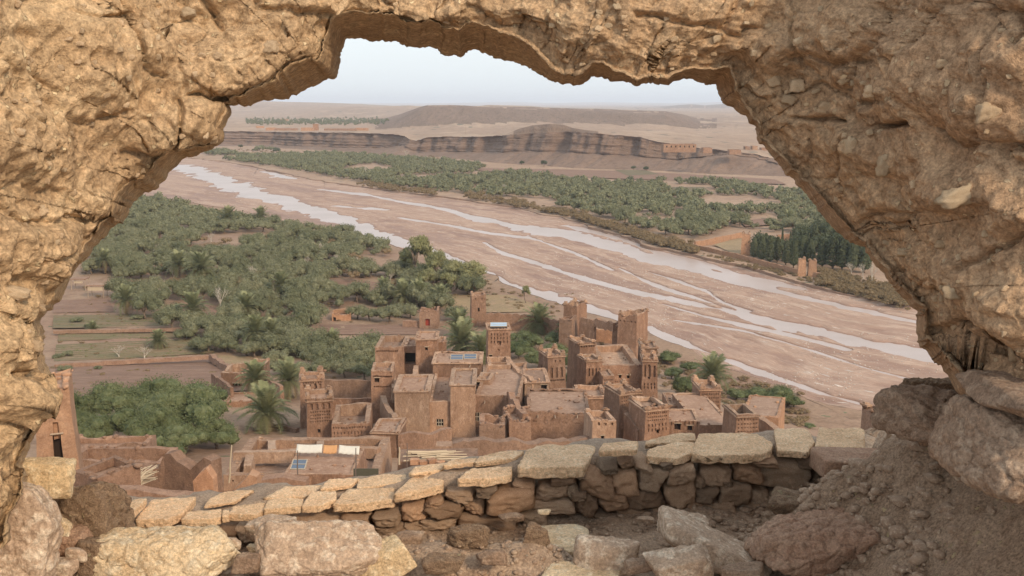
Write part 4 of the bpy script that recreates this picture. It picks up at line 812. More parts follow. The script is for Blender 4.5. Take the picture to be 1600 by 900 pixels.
# ============================================================ THE EARTHEN VILLAGE
def wobble(V, amp, seed, ztop=None, rag=0.0):
    n = np.stack([fbm(V * .7, 3, seed + k) for k in range(3)], 1) * amp
    n += np.stack([fbm(V * 2.6, 2, seed + 7 + k) for k in range(3)], 1) * amp * .5
    if rag:
        w = sst(ztop - 1.0, ztop - .1, V[:, 2]); hor = np.stack([V[:, 0], V[:, 1], 0 * V[:, 0]], 1)
        n[:, 2] += (fbm(hor * .55, 3, seed + 20) * rag + fbm(hor * 2.2, 2, seed + 25) * rag * .45) * w
    return V + n
def house(name, label, cat, pL, pR, pyT, pyB, D=None, depth=6, rot=0, taper=.03, par=.7, pt=.38, ops=(), pin=0.0, mat='mud', rag=.10, wob=.05, group=None, roofmat='mud_roof', below=2.5, cornice=False, sops=(), open_roof=False, seed=None):
    """a flat-roofed earthen building: four battered walls with recessed openings, a parapet rim, a sunk roof"""
    if D is None: D = solve((pL + pR) / 2, pyB)
    seed = seed if seed is not None else int(pL * 7 + pyT * 3) % 900
    a = math.radians(rot); cxp = (pL + pR) / 2; c = P(cxp, pyT, D); zt = c[2]; zb = P(cxp, pyB, D)[2]
    wid = (XW(pR, pyT, D) - XW(pL, pyT, D)) / math.cos(a); H = zt - zb + below; Hv = zt - zb; z0 = zt - H
    org = np.array([c[0] - math.sin(a) * 0, c[1], z0])
    root = empty(name, tuple(org + [-math.sin(a) * depth / 2, math.cos(a) * depth / 2, 0]), label=label, cat=cat, group=group)
    ro = np.array(root.location)
    def place(L):                                  # local (x right, y back, z up) -> world
        return rotz(L, a) + org
    def half(v): return wid / 2 + taper * (H - v), taper * (H - v)
    vlines = sorted(set([0.0, H - par, H] + list(np.arange(.9, H, .9))))
    wins = MB(); frames = []; wall = MB()
    sides = [('f', wid, list(ops)), ('r', depth, []), ('b', wid, []), ('l', depth, list(sops))]
    allv = set(vlines); parsed = {}
    for sd_, ww, oo in sides:
        L = []
        for (px, py, w, h, kind) in oo:
            if sd_ == 'f':
                u = (px - pL) / (pR - pL) * wid - wid / 2; du = w / (pR - pL) * wid / 2
                v = below + (pyB - py) / max(1, pyB - pyT) * Hv; dv = h / max(1, pyB - pyT) * Hv / 2
            else:
                u = px * ww / 2; du = w / 2; v = below + py * Hv; dv = h / 2
            L.append((u - du, u + du, v - dv, v + dv, kind)); allv |= {v - dv, v + dv}
        parsed[sd_] = L
    vl = sorted(v for v in allv if 0 <= v <= H); vl = [v for i, v in enumerate(vl) if i == 0 or v - vl[i - 1] > .02]
    ring_pts = []
    for sd_, ww, _ in sides:
        L = parsed[sd_]; ul = set(np.linspace(-ww / 2, ww / 2, max(3, int(ww / .8) + 1)))
        for o in L: ul |= {o[0], o[1]}
        ul = sorted(ul); ul = [u for i, u in enumerate(ul) if i == 0 or u - ul[i - 1] > .015]; ul[-1] = ww / 2
        def pt_(u, v, ins=0.0):
            t = taper * (H - v); k = 1 + 2 * t / ww
            x_, y_ = u * k, -t + ins
            if sd_ == 'f': q = (x_, y_, v)
            elif sd_ == 'b': q = (-x_, depth - y_, v)
            elif sd_ == 'r': q = (wid / 2 - y_, depth / 2 + x_, v)
            else: q = (-wid / 2 + y_, depth / 2 - x_, v)
            return q
        nv_ = len(vl); G = [[wall.n + i * nv_ + j for j in range(nv_)] for i in range(len(ul))]
        V = [pt_(u, v) for u in ul for v in vl]; F = []; extraV = []; extraF = []
        base_n = len(V)
        for i in range(len(ul) - 1):
            for j in range(nv_ - 1):
                uc, vc = (ul[i] + ul[i + 1]) / 2, (vl[j] + vl[j + 1]) / 2
                hit = any(o[0] < uc < o[1] and o[2] < vc < o[3] for o in L)
                if not hit: F.append((i * nv_ + j, (i + 1) * nv_ + j, (i + 1) * nv_ + j + 1, i * nv_ + j + 1))
        for (u0, u1, v0, v1, kind) in L:
            dp = {'n': .24, 'w': .35, 'd': .5, 's': .26, 'o': 1.6, 'W': .25}[kind]
            k0 = base_n + len(extraV)
            extraV += [pt_(u0, v0), pt_(u1, v0), pt_(u1, v1), pt_(u0, v1), pt_(u0, v0, dp), pt_(u1, v0, dp), pt_(u1, v1, dp), pt_(u0, v1, dp)]
            extraF += [(k0, k0 + 1, k0 + 5, k0 + 4), (k0 + 1, k0 + 2, k0 + 6, k0 + 5), (k0 + 2, k0 + 3, k0 + 7, k0 + 6), (k0 + 3, k0, k0 + 4, k0 + 7)]
            if kind in 'ns': extraF.append((k0 + 4, k0 + 5, k0 + 6, k0 + 7))
            else:
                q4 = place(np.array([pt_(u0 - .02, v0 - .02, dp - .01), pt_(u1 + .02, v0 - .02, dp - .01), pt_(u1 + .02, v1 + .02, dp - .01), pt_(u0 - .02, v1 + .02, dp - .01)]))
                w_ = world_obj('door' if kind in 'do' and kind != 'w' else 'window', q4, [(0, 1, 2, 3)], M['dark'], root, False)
                if kind in 'wd' and (u1 - u0) > .35 and D < 175:
                    lp = place(np.array([pt_(u0 - .12, v1 + .06, -.05), pt_(u1 + .12, v1 + .06, -.05)])); lb_ = MB(); lb_.tube(lp[0], lp[1], .07, .07, 4)
                    Vl, Fl = lb_.arr(); link('lintel', mesh('lintel', Vl - ro, Fl, M['wood'], False), w_)
                if kind == 'W':                     # barred window: pale frame and bars
                    fb = MB(); du, dv = u1 - u0, v1 - v0
                    for fu in (0, 1 / 3, 2 / 3, 1):
                        p0, p1 = place(np.array([pt_(u0 + du * fu, v0, .08), pt_(u0 + du * fu, v1, .08)])); fb.tube(p0, p1, .05, .05, 4)
                    for fv in (0, .5, 1):
                        p0, p1 = place(np.array([pt_(u0, v0 + dv * fv, .08), pt_(u1, v0 + dv * fv, .08)])); fb.tube(p0, p1, .05, .05, 4)
                    Vf, Ff = fb.arr(); fo = link('window_frame', mesh('window_frame', Vf - ro, Ff, M['frame'], False), w_)
        wall.add(np.array(V + extraV), F + extraF)
        for u in ul[:-1]: ring_pts.append((sd_, u, pt_))
    Vw, Fw = wall.arr(); Vw = wobble(place(Vw), wob, seed, zt, rag)
    world_obj('wall', Vw, Fw, M[mat], root, False)
    # parapet rim and sunk roof
    n = len(ring_pts); rows = []
    for ins, v in ((0.0, H), (pt, H), (pt, H - par)):
        rows.append([])
        for sd_, u, f in ring_pts:
            ww = wid if sd_ in 'fb' else depth; k = (ww / 2 - ins) / (ww / 2); uu_ = u * k
            rows[-1].append(f(uu_ / (1 + 2 * taper * (H - v) / ww), v, ins + taper * (H - v)))
    V = np.array(sum(rows, []))
    F = [(r * n + i, r * n + (i + 1) % n, (r + 1) * n + (i + 1) % n, (r + 1) * n + i) for r in range(2) for i in range(n)]
    Vr = wobble(place(V), wob, seed, zt, rag)
    pm = MB(); pm.add(Vr, F)
    if cornice:                                    # thin projecting band under the rim
        for (x0, y0, w2, d2) in ((0, -.08, wid + .3, .2), (0, depth + .08, wid + .3, .2), (-wid / 2 - .08, depth / 2, .2, depth + .3), (wid / 2 + .08, depth / 2, .2, depth + .3)):
            b_ = MB(); b_.box((x0, y0, H - .22 if par > .3 else H - .08), (w2, d2, .14)); vv, ff = b_.arr(); pm.add(place(vv), ff)
    world_obj('parapet', *pm.arr(), M['mud_pale' if mat == 'mud' else mat], root, False)
    if pin:
        rp = random.Random(seed)
        for sx in (-1, 1):
            for sy in (0, 1):
                if rp.random() < .12: continue
                pn = pin * rp.uniform(.45, .95)
                b_ = MB(); X, Y = sx * (wid / 2 - .28), (.28 if sy == 0 else depth - .28)
                b_.box((X, Y, H + pn * .25), (.7, .7, pn * .6), rp.uniform(-.3, .3)); b_.box((X, Y, H + pn * .72), (.42, .42, pn * .55), rp.uniform(-.4, .4))
                vv, ff = b_.arr(); world_obj('corner_pinnacle', wobble(place(vv), .16, seed + sx + sy), ff, M['mud_pale'], root, False)
    # roof grid
    k = max(3, int(wid / 1.2)); m_ = max(3, int(depth / 1.2)); gx_ = np.linspace(-wid / 2 + pt * .6, wid / 2 - pt * .6, k); gy_ = np.linspace(pt * .6, depth - pt * .6, m_)
    X, Y = np.meshgrid(gx_, gy_, indexing='ij'); Z = np.full(X.size, H - par + .02)
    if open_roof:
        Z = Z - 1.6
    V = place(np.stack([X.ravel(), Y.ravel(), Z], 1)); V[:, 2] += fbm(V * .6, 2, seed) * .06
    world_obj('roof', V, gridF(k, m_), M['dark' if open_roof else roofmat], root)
    if cat in ('house', 'kasbah') and D < 160 and wid > 3.5:
        rs = random.Random(seed + 5); nb_ = max(1, int(wid / 2.6))
        for i in range(nb_):
            if rs.random() < .4: continue
            u = (i + .5) / nb_ * wid - wid / 2 + rs.uniform(-.4, .4); b_ = MB(); b_.tube((u, .1, H - par - .15), (u + rs.uniform(-.1, .1), -.75, H - par - .32), .07, .06, 5)
            vv, ff = b_.arr(); world_obj('roof_spout', place(vv), ff, M['wood'], root, False)
    if D < 240 and not open_roof:                  # fallen mud lumps on rim and roof
        rg = np.random.RandomState(seed + 11); iv, jf = ico(1); LV = []; LF = []; k_ = 0
        nl = int(8 + 26 * min(1, rag * 3)) if cat != 'terrace' else 8
        for i in range(nl):
            if rg.rand() < .75: sd_, u, f = ring_pts[rg.randint(len(ring_pts))]; c_ = np.array(f(u + rg.uniform(-.3, .3), H, pt * .5))
            else: c_ = np.array([rg.uniform(-.4, .4) * wid, rg.uniform(.12, .88) * depth, H - par + .05])
            s_ = rg.uniform(.10, .28) * (1 + rag); LV.append(c_ + iv * s_ * rg.uniform(.5, 1.2, 3) * [1, 1, .7] * (1 + .3 * vn(iv * 2 + i, seed)[:, None])); LF.append(jf + k_); k_ += len(iv)
        LV = place(np.concatenate(LV)); LV[:, 2] += fbm(np.stack([LV[:, 0], LV[:, 1], 0 * LV[:, 0]], 1) * .55, 3, seed + 20) * rag * .6
        world_obj('mud_lumps', LV, np.concatenate(LF), M[mat], root, False, kind='stuff')
    house.last = (place, wid, depth, H, par)
    return root
def row(x0, x1, py, n, w, h, kind='n'):
    return [(x0 + (x1 - x0) * (i / (n - 1) if n > 1 else .5), py, w, h, kind) for i in range(n)]
def wall_strip(name, label, pts, h, th=.5, mat='mud_dark', rag=.15, cat="wall", parent=None, z=None, group=None, scallop=0, thing_=True):
    """a free-standing earth wall along ground points; pts are (px, py_top, D) or (px, py_top, D, height)"""
    w = []
    for p in pts:
        q = P(p[0], p[1], p[2]); w.append((q[0], q[1], q[2], p[3] if len(p) > 3 else h))
    w = resample(np.array(w), max(4, int(sum(math.dist(w[i][:2], w[i + 1][:2]) for i in range(len(w) - 1)) / .55)))
    t = np.gradient(w[:, :2], axis=0); t /= np.maximum(np.linalg.norm(t, axis=1), 1e-6)[:, None]; nn2 = np.stack([-t[:, 1], t[:, 0]], 1) * th / 2
    n = len(w); lev = np.linspace(0, 1, 5); rows = []
    top = w[:, 2] + fbm(np.stack([w[:, 0] * .6, w[:, 1] * .6, 0 * w[:, 0]], 1), 3, n) * rag
    if scallop:
        s = np.r_[0, np.cumsum(np.linalg.norm(np.diff(w[:, :2], axis=0), axis=1))]; top = top + np.abs(np.sin(s / scallop * math.pi)) * .45 - .2
    for l in lev: rows.append(np.c_[w[:, :2] - nn2 * (1.25 - .25 * l), top - w[:, 3] * (1 - l)])
    for l in lev[::-1]: rows.append(np.c_[w[:, :2] + nn2 * (1.25 - .25 * l), top - w[:, 3] * (1 - l)])
    V = np.stack(rows, 1).reshape(-1, 3); V = wobble(V, .06, n)
    F = [tuple(f) for f in gridF(n, 10)] + [(0 + k, 1 + k, 8 - k, 9 - k) for k in range(4)] + [((n - 1) * 10 + 9 - k, (n - 1) * 10 + 8 - k, (n - 1) * 10 + 1 + k, (n - 1) * 10 + k) for k in range(4)]
    return world_obj(name, V, F, M[mat], parent, False, **({} if parent else dict(label=label, cat=cat, group=group)))

H_ = house
FD = lambda py: (CAM_Z - 1.0) / tz(py)
tri = lambda x0, x1, py, n: row(x0, x1, py, n, 2.2, 2.6)                       # row of small triangular vents
def relief(x0, x1, py, n, rows_=2, dy=5, w=1.5, h=2.2): return sum([row(x0, x1, py + dy * k, n, w, h) for k in range(rows_)], [])
# -- far left hillside ruins (nearest houses)
H_('watch_tower', "orange mud tower with a tall blind arch, half hidden by the left wall foot", "tower", 58, 103, 603, 722, 62, 4, 22, .045, ops=[(82, 672, 7, 26, 's'), (82, 700, 10, 44, 'd')], mat='mud_orange', par=.3, rag=.25)
H_('ruined_house', "flat earth roof with a low worn parapet beside the orange tower", "house", 104, 228, 697, 712, 78, 2.6, 3, .02, par=.5, mat='mud_dark', rag=.2)
H_('ruined_house', "roofless mud house with a long straight wall below the orange tower", "house", 98, 252, 722, 736, 70, 3.4, -3, .02, par=1.7, pt=.45, mat='mud_dark', rag=.15, roofmat='mud_dark')
H_('ruined_house', "small box-like mud ruin with a pale broken corner above the cap slabs", "house", 106, 160, 740, 792, 56, 2.8, -34, .02, par=.5, mat='mud_dark', rag=.2)
wall_strip('ruined_wall', "collapsed reddish rubble wall between stick pile and stump", [(222, 722, 66), (262, 716, 66), (300, 726, 65), (338, 722, 64)], 4.5, 1.0, 'mud_dark', .8)
wall_strip('ruined_wall', "jagged orange stump of a wall left of the big terrace house", [(305, 738, 60), (318, 722, 60), (332, 728, 60), (336, 748, 60)], 3.2, .9, 'mud_orange', .5)
wall_strip('ruined_wall', "low crumbling rubble wall just above the left cap slabs", [(180, 760, 54), (240, 762, 54), (305, 768, 54)], 2.5, .8, 'mud_dark', .35)
wall_strip('ruined_wall', "pointed orange wall fragment in front of the terrace house", [(368, 752, 58), (384, 734, 58), (398, 724, 58), (404, 740, 58)], 3.4, 1.0, 'mud_orange', .5)
wall_strip('ruined_wall', "low stone heap wall at the foot of the terrace house", [(410, 750, 62), (445, 749, 62), (480, 752, 62)], 1.8, .9, 'mud_dark', .3)
# -- terrace house
th = H_('terrace_house', "sprawling low terrace house with thick rounded parapets and laundry on its roof", "house", 350, 592, 742, 757, 86, 10.5, 1.5, .04, par=.9, pt=.85, mat='mud_pale', rag=.12, roofmat='mud_roof', ops=[(365, 750, 3, 4, 'n'), (385, 750, 3, 4, 'n')])
tp = np.array(th.location)
def on_th(name, pts, zt_, h, t=.7, mat='mud_pale'):
    return wall_strip(name, None, [(a, b, c) for a, b, c in pts], h, t, mat, .06, parent=th)
on_th('inner_parapet', [(366, 706, 90.5), (468, 704, 90.5)], 0, 1.1); on_th('inner_parapet', [(470, 696, 93), (468, 706, 90)], 0, 1.1); on_th('inner_parapet', [(545, 698, 93), (592, 700, 92)], 0, 1.0)
on_th('partition', [(425, 688, 95.5), (424, 702, 91)], 0, 1.0); on_th('partition', [(500, 688, 95.5), (500, 697, 93)], 0, 1.0); on_th('partition', [(390, 710, 89.5), (386, 728, 87.5)], 0, 1.0)
H_('roof_room', "flat-roofed room rising from the front of the terrace house", "house", 443, 552, 742, 756, 80, 7.0, 0, .05, par=.12, pt=.3, mat='mud', rag=.05, roofmat='mud_roof')
# -- left twin towers and houses
AR = lambda x0, x1, py, n, w=4, h=9: row(x0, x1, py, n, w, h, 's')
H_('kasbah_tower', "tall slim left tower with four arched niches, standing behind its twin", "tower", 470, 505, 592, 690, 128, 4.2, 12, .03, pin=.8, par=.5, cornice=True, ops=AR(476, 499, 604, 4, 3.4, 8) + tri(475, 500, 598, 8) + [(492, 603, 4, 8, 'w')])
H_('kasbah_tower', "stout front tower of the left pair with blind arches and a dark vent", "tower", 480, 519, 624, 700, 119, 4.6, 12, .03, pin=.8, par=.5, cornice=True, ops=AR(487, 513, 635, 4, 3.6, 9) + relief(486, 513, 643, 9, 4, 5) + [(497, 673, 4, 6, 'w')])
H_('courtyard_house', "house with sunken roof court and small vents right of the twin towers", "house", 519, 577, 662, 705, 117, 8.5, 6, .03, par=1.5, pt=.6, ops=tri(522, 574, 668, 14) + relief(523, 574, 676, 11, 2, 6, 1.3, 4), rag=.12)
H_('roof_annex', "small pale flat roof stepping down beside the tall blank-walled block", "house", 580, 622, 674, 722, 112, 5.2, -4, .02, par=.35, ops=[(604, 706, 3, 6, 'w'), (607, 696, 2, 3, 'n'), (605, 690, 2, 3, 'n')], cornice=True)
wall_strip('mud_wall', "long brown wall with sticks behind the left twin towers", [(503, 593, 146), (580, 594, 146)], 4.2, .5, 'mud_dark', .08)
wall_strip('mud_wall', "lower garden wall running to the niche-topped block", [(512, 622, 136), (582, 622, 136)], 3, .5, 'mud', .1)
H_('square_block', "square block with a dark window and a triangle-vent band left of the blank wall", "house", 580, 614, 580, 650, 131, 5, 4, .02, par=.6, pin=.0, ops=[(589, 594, 7, 7, 'w')] + tri(585, 610, 604, 9) + tri(587, 609, 600, 8)[:0] + tri(584, 611, 588, 12), rag=.15)
wall_strip('stair_wall', "ragged stair parapet sloping down from the square block", [(598, 618, 129), (604, 634, 124), (618, 652, 119)], 2.2, .7, 'mud_pale', .25)
# -- central big house
H_('big_house', "tall blank-walled block with a pale flat roof at the heart of the village", "house", 616, 670, 611, 678, 123, 8, 1, .012, par=.28, pt=.5, cornice=True, mat='mud_pale', rag=.08)
H_('big_house', "long sunlit facade with barred windows left of centre, below the roof terrace", "house", 670, 705, 628, 678, 123.5, 15, 1, .012, par=.5, mat='mud_pale', ops=[(687, 660, 11, 11, 'W')], rag=.08)
H_('big_house', "raised pale block projecting between the barred windows", "house", 704, 742, 601, 678, 123, 8, 1, .012, par=.25, cornice=True, mat='mud_pale', rag=.08)
H_('big_house', "right wing with a large barred window under the wide roof terrace", "house", 742, 812, 619, 678, 124, 17, -4, .012, par=.5, mat='mud', ops=[(747, 652, 11, 14, 'W'), (781, 653, 8, 9, 'W')], rag=.12)
H_('roof_hatch', "square roof hatch with an open shaft on the wide terrace", "roof hatch", 744, 766, 594, 605, 131, 4, -8, .0, par=.4, pt=.5, ops=[(749, 600, 10, 5, 'd')], mat='mud_pale', below=.3)
H_('flat_house', "long low house carrying two solar panels on its flat roof", "house", 676, 752, 567, 588, 137, 6.5, 0, .015, par=.12, cornice=True, mat='mud', below=1.5)
H_('rear_house', "rear house with open roof court and zigzag vent band at the back left", "house", 586, 631, 543, 583, 147, 8, 0, .02, par=.9, pt=.6, ops=tri(589, 620, 549, 12) + tri(591, 618, 546, 11)[:0] + [(602, 568, 5, 6, 'w')], rag=.15)
H_('loggia', "shadowed open loggia between rear house and capped tower block", "house", 631, 650, 541, 583, 147.5, 6, 0, .0, par=.3, ops=[(640, 560, 17, 18, 'o')], rag=.08)
H_('capped_block', "rear square block with a thick pale cap and a tiny window", "house", 650, 683, 530, 583, 145, 5.5, 2, .015, par=.2, ops=[(666, 545, 4, 5, 'w')], rag=.05, cornice=True)
H_('small_annex', "small low annex right of the capped block", "house", 683, 696, 535, 583, 148, 4, 2, .01, par=.3, ops=[(690, 573, 9, 14, 'd')])
wall_strip('mud_wall', "pale low parapet beside the small inner courtyard", [(650, 570, 143), (649, 588, 133)], 1.3, .7, 'mud_pale', .12)
wall_strip('mud_wall', "crumbling roof-edge wall left of the inner courtyard", [(606, 566, 143), (612, 585, 136), (618, 606, 129)], 2, .8, 'mud_pale', .4)
H_('roof_court', "low square parapet court in front of the blue-roofed tower", "roof court", 763, 798, 571, 577, 139, 5, 4, .0, par=.8, pt=.5, mat='mud_pale', below=.8, rag=.08)
H_('panel_tower', "patterned tower topped by a pale blue metal panel", "tower", 763, 797, 514, 580, 145, 4.5, 5, .02, par=.3, cornice=True, ops=relief(768, 792, 522, 6, 3, 6, 1.4, 4) + [(780, 536, 5, 7, 's'), (779, 547, 3, 3, 'n'), (767, 556, 4, 4, 'w')])
wall_strip('mud_wall', "roof-edge wall descending right from the blue-roofed tower", [(790, 556, 144), (810, 578, 137), (835, 592, 131)], 1.6, .6, 'mud_pale', .3)
wall_strip('stair_wall', "steep ragged stair wall beside the right wing", [(796, 610, 125), (806, 628, 120), (821, 645, 115)], 3.5, .7, 'mud', .3)
H_('gatehouse', "low pale house with an open dark doorway left of the arched tower", "house", 820, 858, 597, 632, 131, 7, 3, .01, par=.15, mat='mud_pale', cornice=True, ops=[(850, 611, 9, 19, 'd')])
H_('kasbah_tower', "tower with three tall blind arches standing beside the palms", "tower", 856, 883, 555, 630, 139, 4.2, 16, .03, pin=.9, par=.5, cornice=True, ops=AR(862, 877, 582, 3, 3.6, 16) + tri(860, 880, 594, 8) + [(868, 564, 2, 3, 'n'), (875, 564, 2, 3, 'n')], sops=[(-.3, .62, .4, 1.4, 's'), (.3, .62, .4, 1.4, 's')])
# -- right kasbah
H_('kasbah_tower', "tall rear tower at the left corner of the kasbah, dark left side", "tower", 906, 931, 536, 640, 147, 4.6, 18, .03, par=.5, pin=.6, ops=tri(909, 928, 541, 6), cornice=True)
H_('kasbah_tower', "front left kasbah tower with double row of blind arches", "tower", 916, 941, 562, 650, 141, 3.6, 16, .03, par=.4, pin=.6, cornice=True, ops=AR(921, 937, 581, 4, 2.6, 12) + AR(922, 936, 602, 3, 2.4, 9))
H_('kasbah', "main kasbah block with a pale roof parapet and small square windows", "kasbah", 940, 1003, 571, 650, 142, 13, 3, .015, par=1.0, pt=.9, ops=[(969, 588, 4, 5, 'w'), (982, 589, 4, 5, 'w')] + relief(962, 998, 596, 12, 2, 4, 1.3, 1.6), roofmat='mud_pale')
H_('kasbah_annex', "lower kasbah wing with pocked reliefs beside the front left tower", "house", 942, 960, 588, 650, 138, 4, 5, .02, par=.2, ops=relief(945, 957, 594, 5, 3, 5))
H_('kasbah_tower', "rear right kasbah tower with a rough stone-strewn top", "tower", 1002, 1027, 543, 640, 148, 4.4, -2, .015, par=.3, pin=.6, rag=.25, ops=tri(1005, 1024, 551, 5), cornice=True)
H_('kasbah_tower', "front right kasbah tower with three long arched grooves", "tower", 1005, 1027, 562, 650, 140, 4.2, -3, .03, par=.5, pin=.6, cornice=True, ops=AR(1009, 1023, 580, 3, 3, 18) + [(1015, 590, 3, 4, 'w'), (1015, 571, 3, 3, 'w')] + relief(1009, 1023, 600, 4, 2, 5, 1.5, 4) + [(1012, 621, 3, 4, 'w')])
# -- ruined tall towers at the back
H_('ruined_tower', "battered tall ruin tower with jagged top at the back left", "tower", 881, 901, 477, 535, 200, 5.0, -28, .01, par=1.2, pin=.9, mat='mud', rag=.5)
H_('ruined_tower', "lower block leaning against the back-left ruin tower", "tower", 874, 893, 499, 536, 196, 4, -20, .01, par=.6, mat='mud_dark', rag=.3)
H_('ruined_tower', "tall ruin tower at the back right, its right side lit golden", "tower", 967, 994, 492, 556, 188, 5.4, -30, .02, par=1.1, pin=.8, mat='mud', rag=.4, ops=tri(970, 992, 502, 5))
H_('ruined_tower', "narrow wall stub against the golden-lit ruin tower", "tower", 957, 966, 508, 548, 191, 3, -20, .01, par=.3, mat='mud_dark', rag=.2)
wall_strip('ruined_wall', "broken battlemented wall joining the two tall ruin towers", [(907, 494, 197), (930, 500, 195)], 8, .8, 'mud', .3, scallop=1.6)
wall_strip('ruined_wall', "bridge-like battlement over the gap between the ruin towers", [(930, 498, 195), (960, 507, 191)], 1.6, .7, 'mud', .2, scallop=1.6)
wall_strip('ruined_wall', "orange brick back wall seen through the gap between the ruin towers", [(925, 512, 204), (962, 516, 202)], 5, .6, 'mud_orange', .2)
# -- middle right
H_('ruined_house', "broad flat-roofed house with littered pale roof in front of the gatehouse", "house", 822, 921, 645, 694, 119, 10, -2, .01, par=.15, mat='mud_dark', ops=relief(830, 885, 660, 12, 1, 4, 1.2, 1.6), rag=.35, wob=.12)
H_('roof_hatch', "little open box on the littered pale roof", "roof hatch", 868, 886, 625, 630, 126, 2.2, -4, 0, par=.5, pt=.3, below=.3, mat='mud_pale')
H_('small_house', "small plain house with a dark edged parapet beside the littered roof", "house", 905, 950, 620, 655, 128, 5.5, 4, .01, par=.6, cornice=True, rag=.15)
wall_strip('ruined_wall', "long crumbling rubble wall crossing in front of the central houses", [(708, 690, 106), (760, 688, 106), (822, 690, 107), (900, 684, 109), (922, 686, 109)], 3.2, 1.2, 'mud_dark', .35)
H_('ruined_house', "roofless pocked ruin box near the centre", "house", 749, 789, 664, 690, 112, 4, 1, .0, par=1.4, pt=.6, mat='mud_dark', rag=.3)
wall_strip('ruined_wall', "sloping pale wall left of the roofless ruin box", [(622, 675, 112), (660, 678, 112), (705, 672, 113)], 2.8, .7, 'mud', .12, scallop=4)
H_('ruined_house', "low brown ruin filling the gap right of the pale stair wall", "house", 796, 830, 655, 690, 114, 5, 10, .0, par=.8, mat='mud_dark', rag=.4)
H_('small_tower', "squat pale tower with slotted top and one square window above the cap stones", "tower", 926, 963, 657, 700, 108, 4, 10, .02, par=.7, mat='mud_pale', pin=.4, ops=[(942, 684, 5, 7, 'w')] + row(936, 956, 662, 3, 4, 5, 's'))
H_('kasbah_tower', "tower with rows of pecked holes and a dark arch, dark left flank", "tower", 968, 1002, 613, 700, 115, 4.2, 20, .03, pin=.7, par=.5, cornice=True, ops=relief(972, 998, 621, 8, 3, 5, 1.5, 2) + [(989, 647, 9, 10, 'w'), (990, 636, 2, 8, 's')])
wall_strip('mud_wall', "sloping buttress wall between the two pecked towers", [(978, 645, 112), (1000, 672, 109)], 5, .6, 'mud', .15)
H_('kasbah_tower', "broad tower with pecked rows and a rough rim just above the cap stones", "tower", 1008, 1046, 638, 712, 108, 4.6, 16, .035, pin=.5, par=.5, cornice=True, rag=.22, ops=relief(1013, 1042, 646, 10, 3, 5, 1.5, 2.4) + relief(1014, 1041, 664, 6, 2, 7, 1.5, 5) + [(1028, 674, 4, 6, 'w')])
H_('arcade_house', "low courtyard wing with two dark arched openings", "house", 1046, 1094, 659, 690, 112, 5, -2, .0, par=.12, ops=[(1059, 667, 9, 10, 'w'), (1078, 669, 8, 8, 'w')] + row(1050, 1090, 662, 7, 1.5, 6), roofmat='mud_roof')
H_('terrace_block', "smooth earth terrace between arcade wing and pecked square tower", "terrace", 1090, 1146, 664, 700, 112, 13, 4, .0, par=.1, mat='mud', roofmat='mud_roof')
H_('small_house', "crumbling low house behind the arcade wing", "house", 1064, 1094, 634, 665, 122, 5, -8, .01, par=.3, mat='mud_dark', rag=.3, wob=.12)
H_('mud_room', "low flat-roofed room between broad tower and crumbling house", "house", 1046, 1066, 634, 665, 122, 6, 0, .0, par=.2, mat='mud', rag=.15)
H_('kasbah_tower', "square pecked tower standing alone beside the bushy trees", "tower", 1094, 1127, 607, 655, 124, 4.2, 3, .015, pin=.8, par=.6, cornice=True, ops=relief(1098, 1123, 616, 8, 4, 6, 1.7, 2.4))
wall_strip('mud_wall', "ragged terrace wall curving down from the lone square tower", [(1116, 638, 121), (1130, 652, 117), (1146, 664, 113)], 1.8, .7, 'mud_pale', .3)
H_('kasbah_tower', "rightmost pecked tower with an open reed-covered top", "tower", 1151, 1186, 648, 700, 106, 4.2, 8, .03, pin=.0, par=1.2, cornice=True, ops=relief(1155, 1183, 656, 7, 4, 6, 1.7, 2.4) + [(1168, 681, 4, 7, 's')], open_roof=True)
H_('flat_house', "flat-roofed orange house behind the rightmost tower", "house", 1160, 1214, 650, 690, 116, 9, -20, .01, par=.12, mat='mud_orange', roofmat='mud_roof')
wall_strip('ramp_wall', "smooth pale ramp parapet right of the rightmost tower", [(1186, 650, 112), (1212, 668, 106), (1222, 676, 103)], 1.6, .8, 'mud_pale', .08)
H_('stone_hut', "tiny ruined hut alone on the slope at the far right", "hut", 1372, 1402, 646, 668, 78, 2.4, 12, .02, par=.5, mat='mud_dark', rag=.45, ops=[(1385, 656, 6, 7, 'w')], pin=.3)
# -- garden ruins behind the village
H_('garden_tower', "lone garden watchtower with scalloped top behind the palms", "tower", 737, 759, 462, 515, 218, 4, 6, .02, par=.4, pin=.5, ops=[(748, 484, 3, 6, 'w'), (743, 467, 2, 3, 'n'), (753, 467, 2, 3, 'n')])
wall_strip('garden_wall', "scalloped red garden wall right of the lone watchtower", [(759, 490, 214), (800, 491, 214), (845, 496, 212), (875, 502, 208)], 4.5, .5, 'mud_dark', .1, scallop=1.9)
H_('garden_ruin', "square garden ruin with a red door", "ruin", 655, 684, 487, 514, 216, 5, 0, .0, par=.8, rag=.5, mat='mud_dark', ops=[(668, 504, 7, 11, 'd')])
_r = bpy.data.objects[[o.name for o in bpy.data.objects if o.name.startswith('door')][-1]]; _r.data.materials[0] = M['reddoor']
H_('garden_ruin', "low reddish garden ruin with a dark doorway among the olive trees", "ruin", 519, 548, 491, 504, 224, 5, 8, .0, par=.8, rag=.3, mat='mud_orange', ops=[(523, 499, 4, 8, 'd')])
wall_strip('garden_wall', "low pinkish wall remnant left of the red-doored ruin", [(630, 502, 218), (656, 500, 217)], 1.4, .7, 'mud_dark', .3)
wall_strip('garden_wall', "angled garden wall beside the near palms, left of the twin towers", [(332, 584, 158), (352, 596, 150), (362, 606, 145)], 4.2, .5, 'mud', .15)
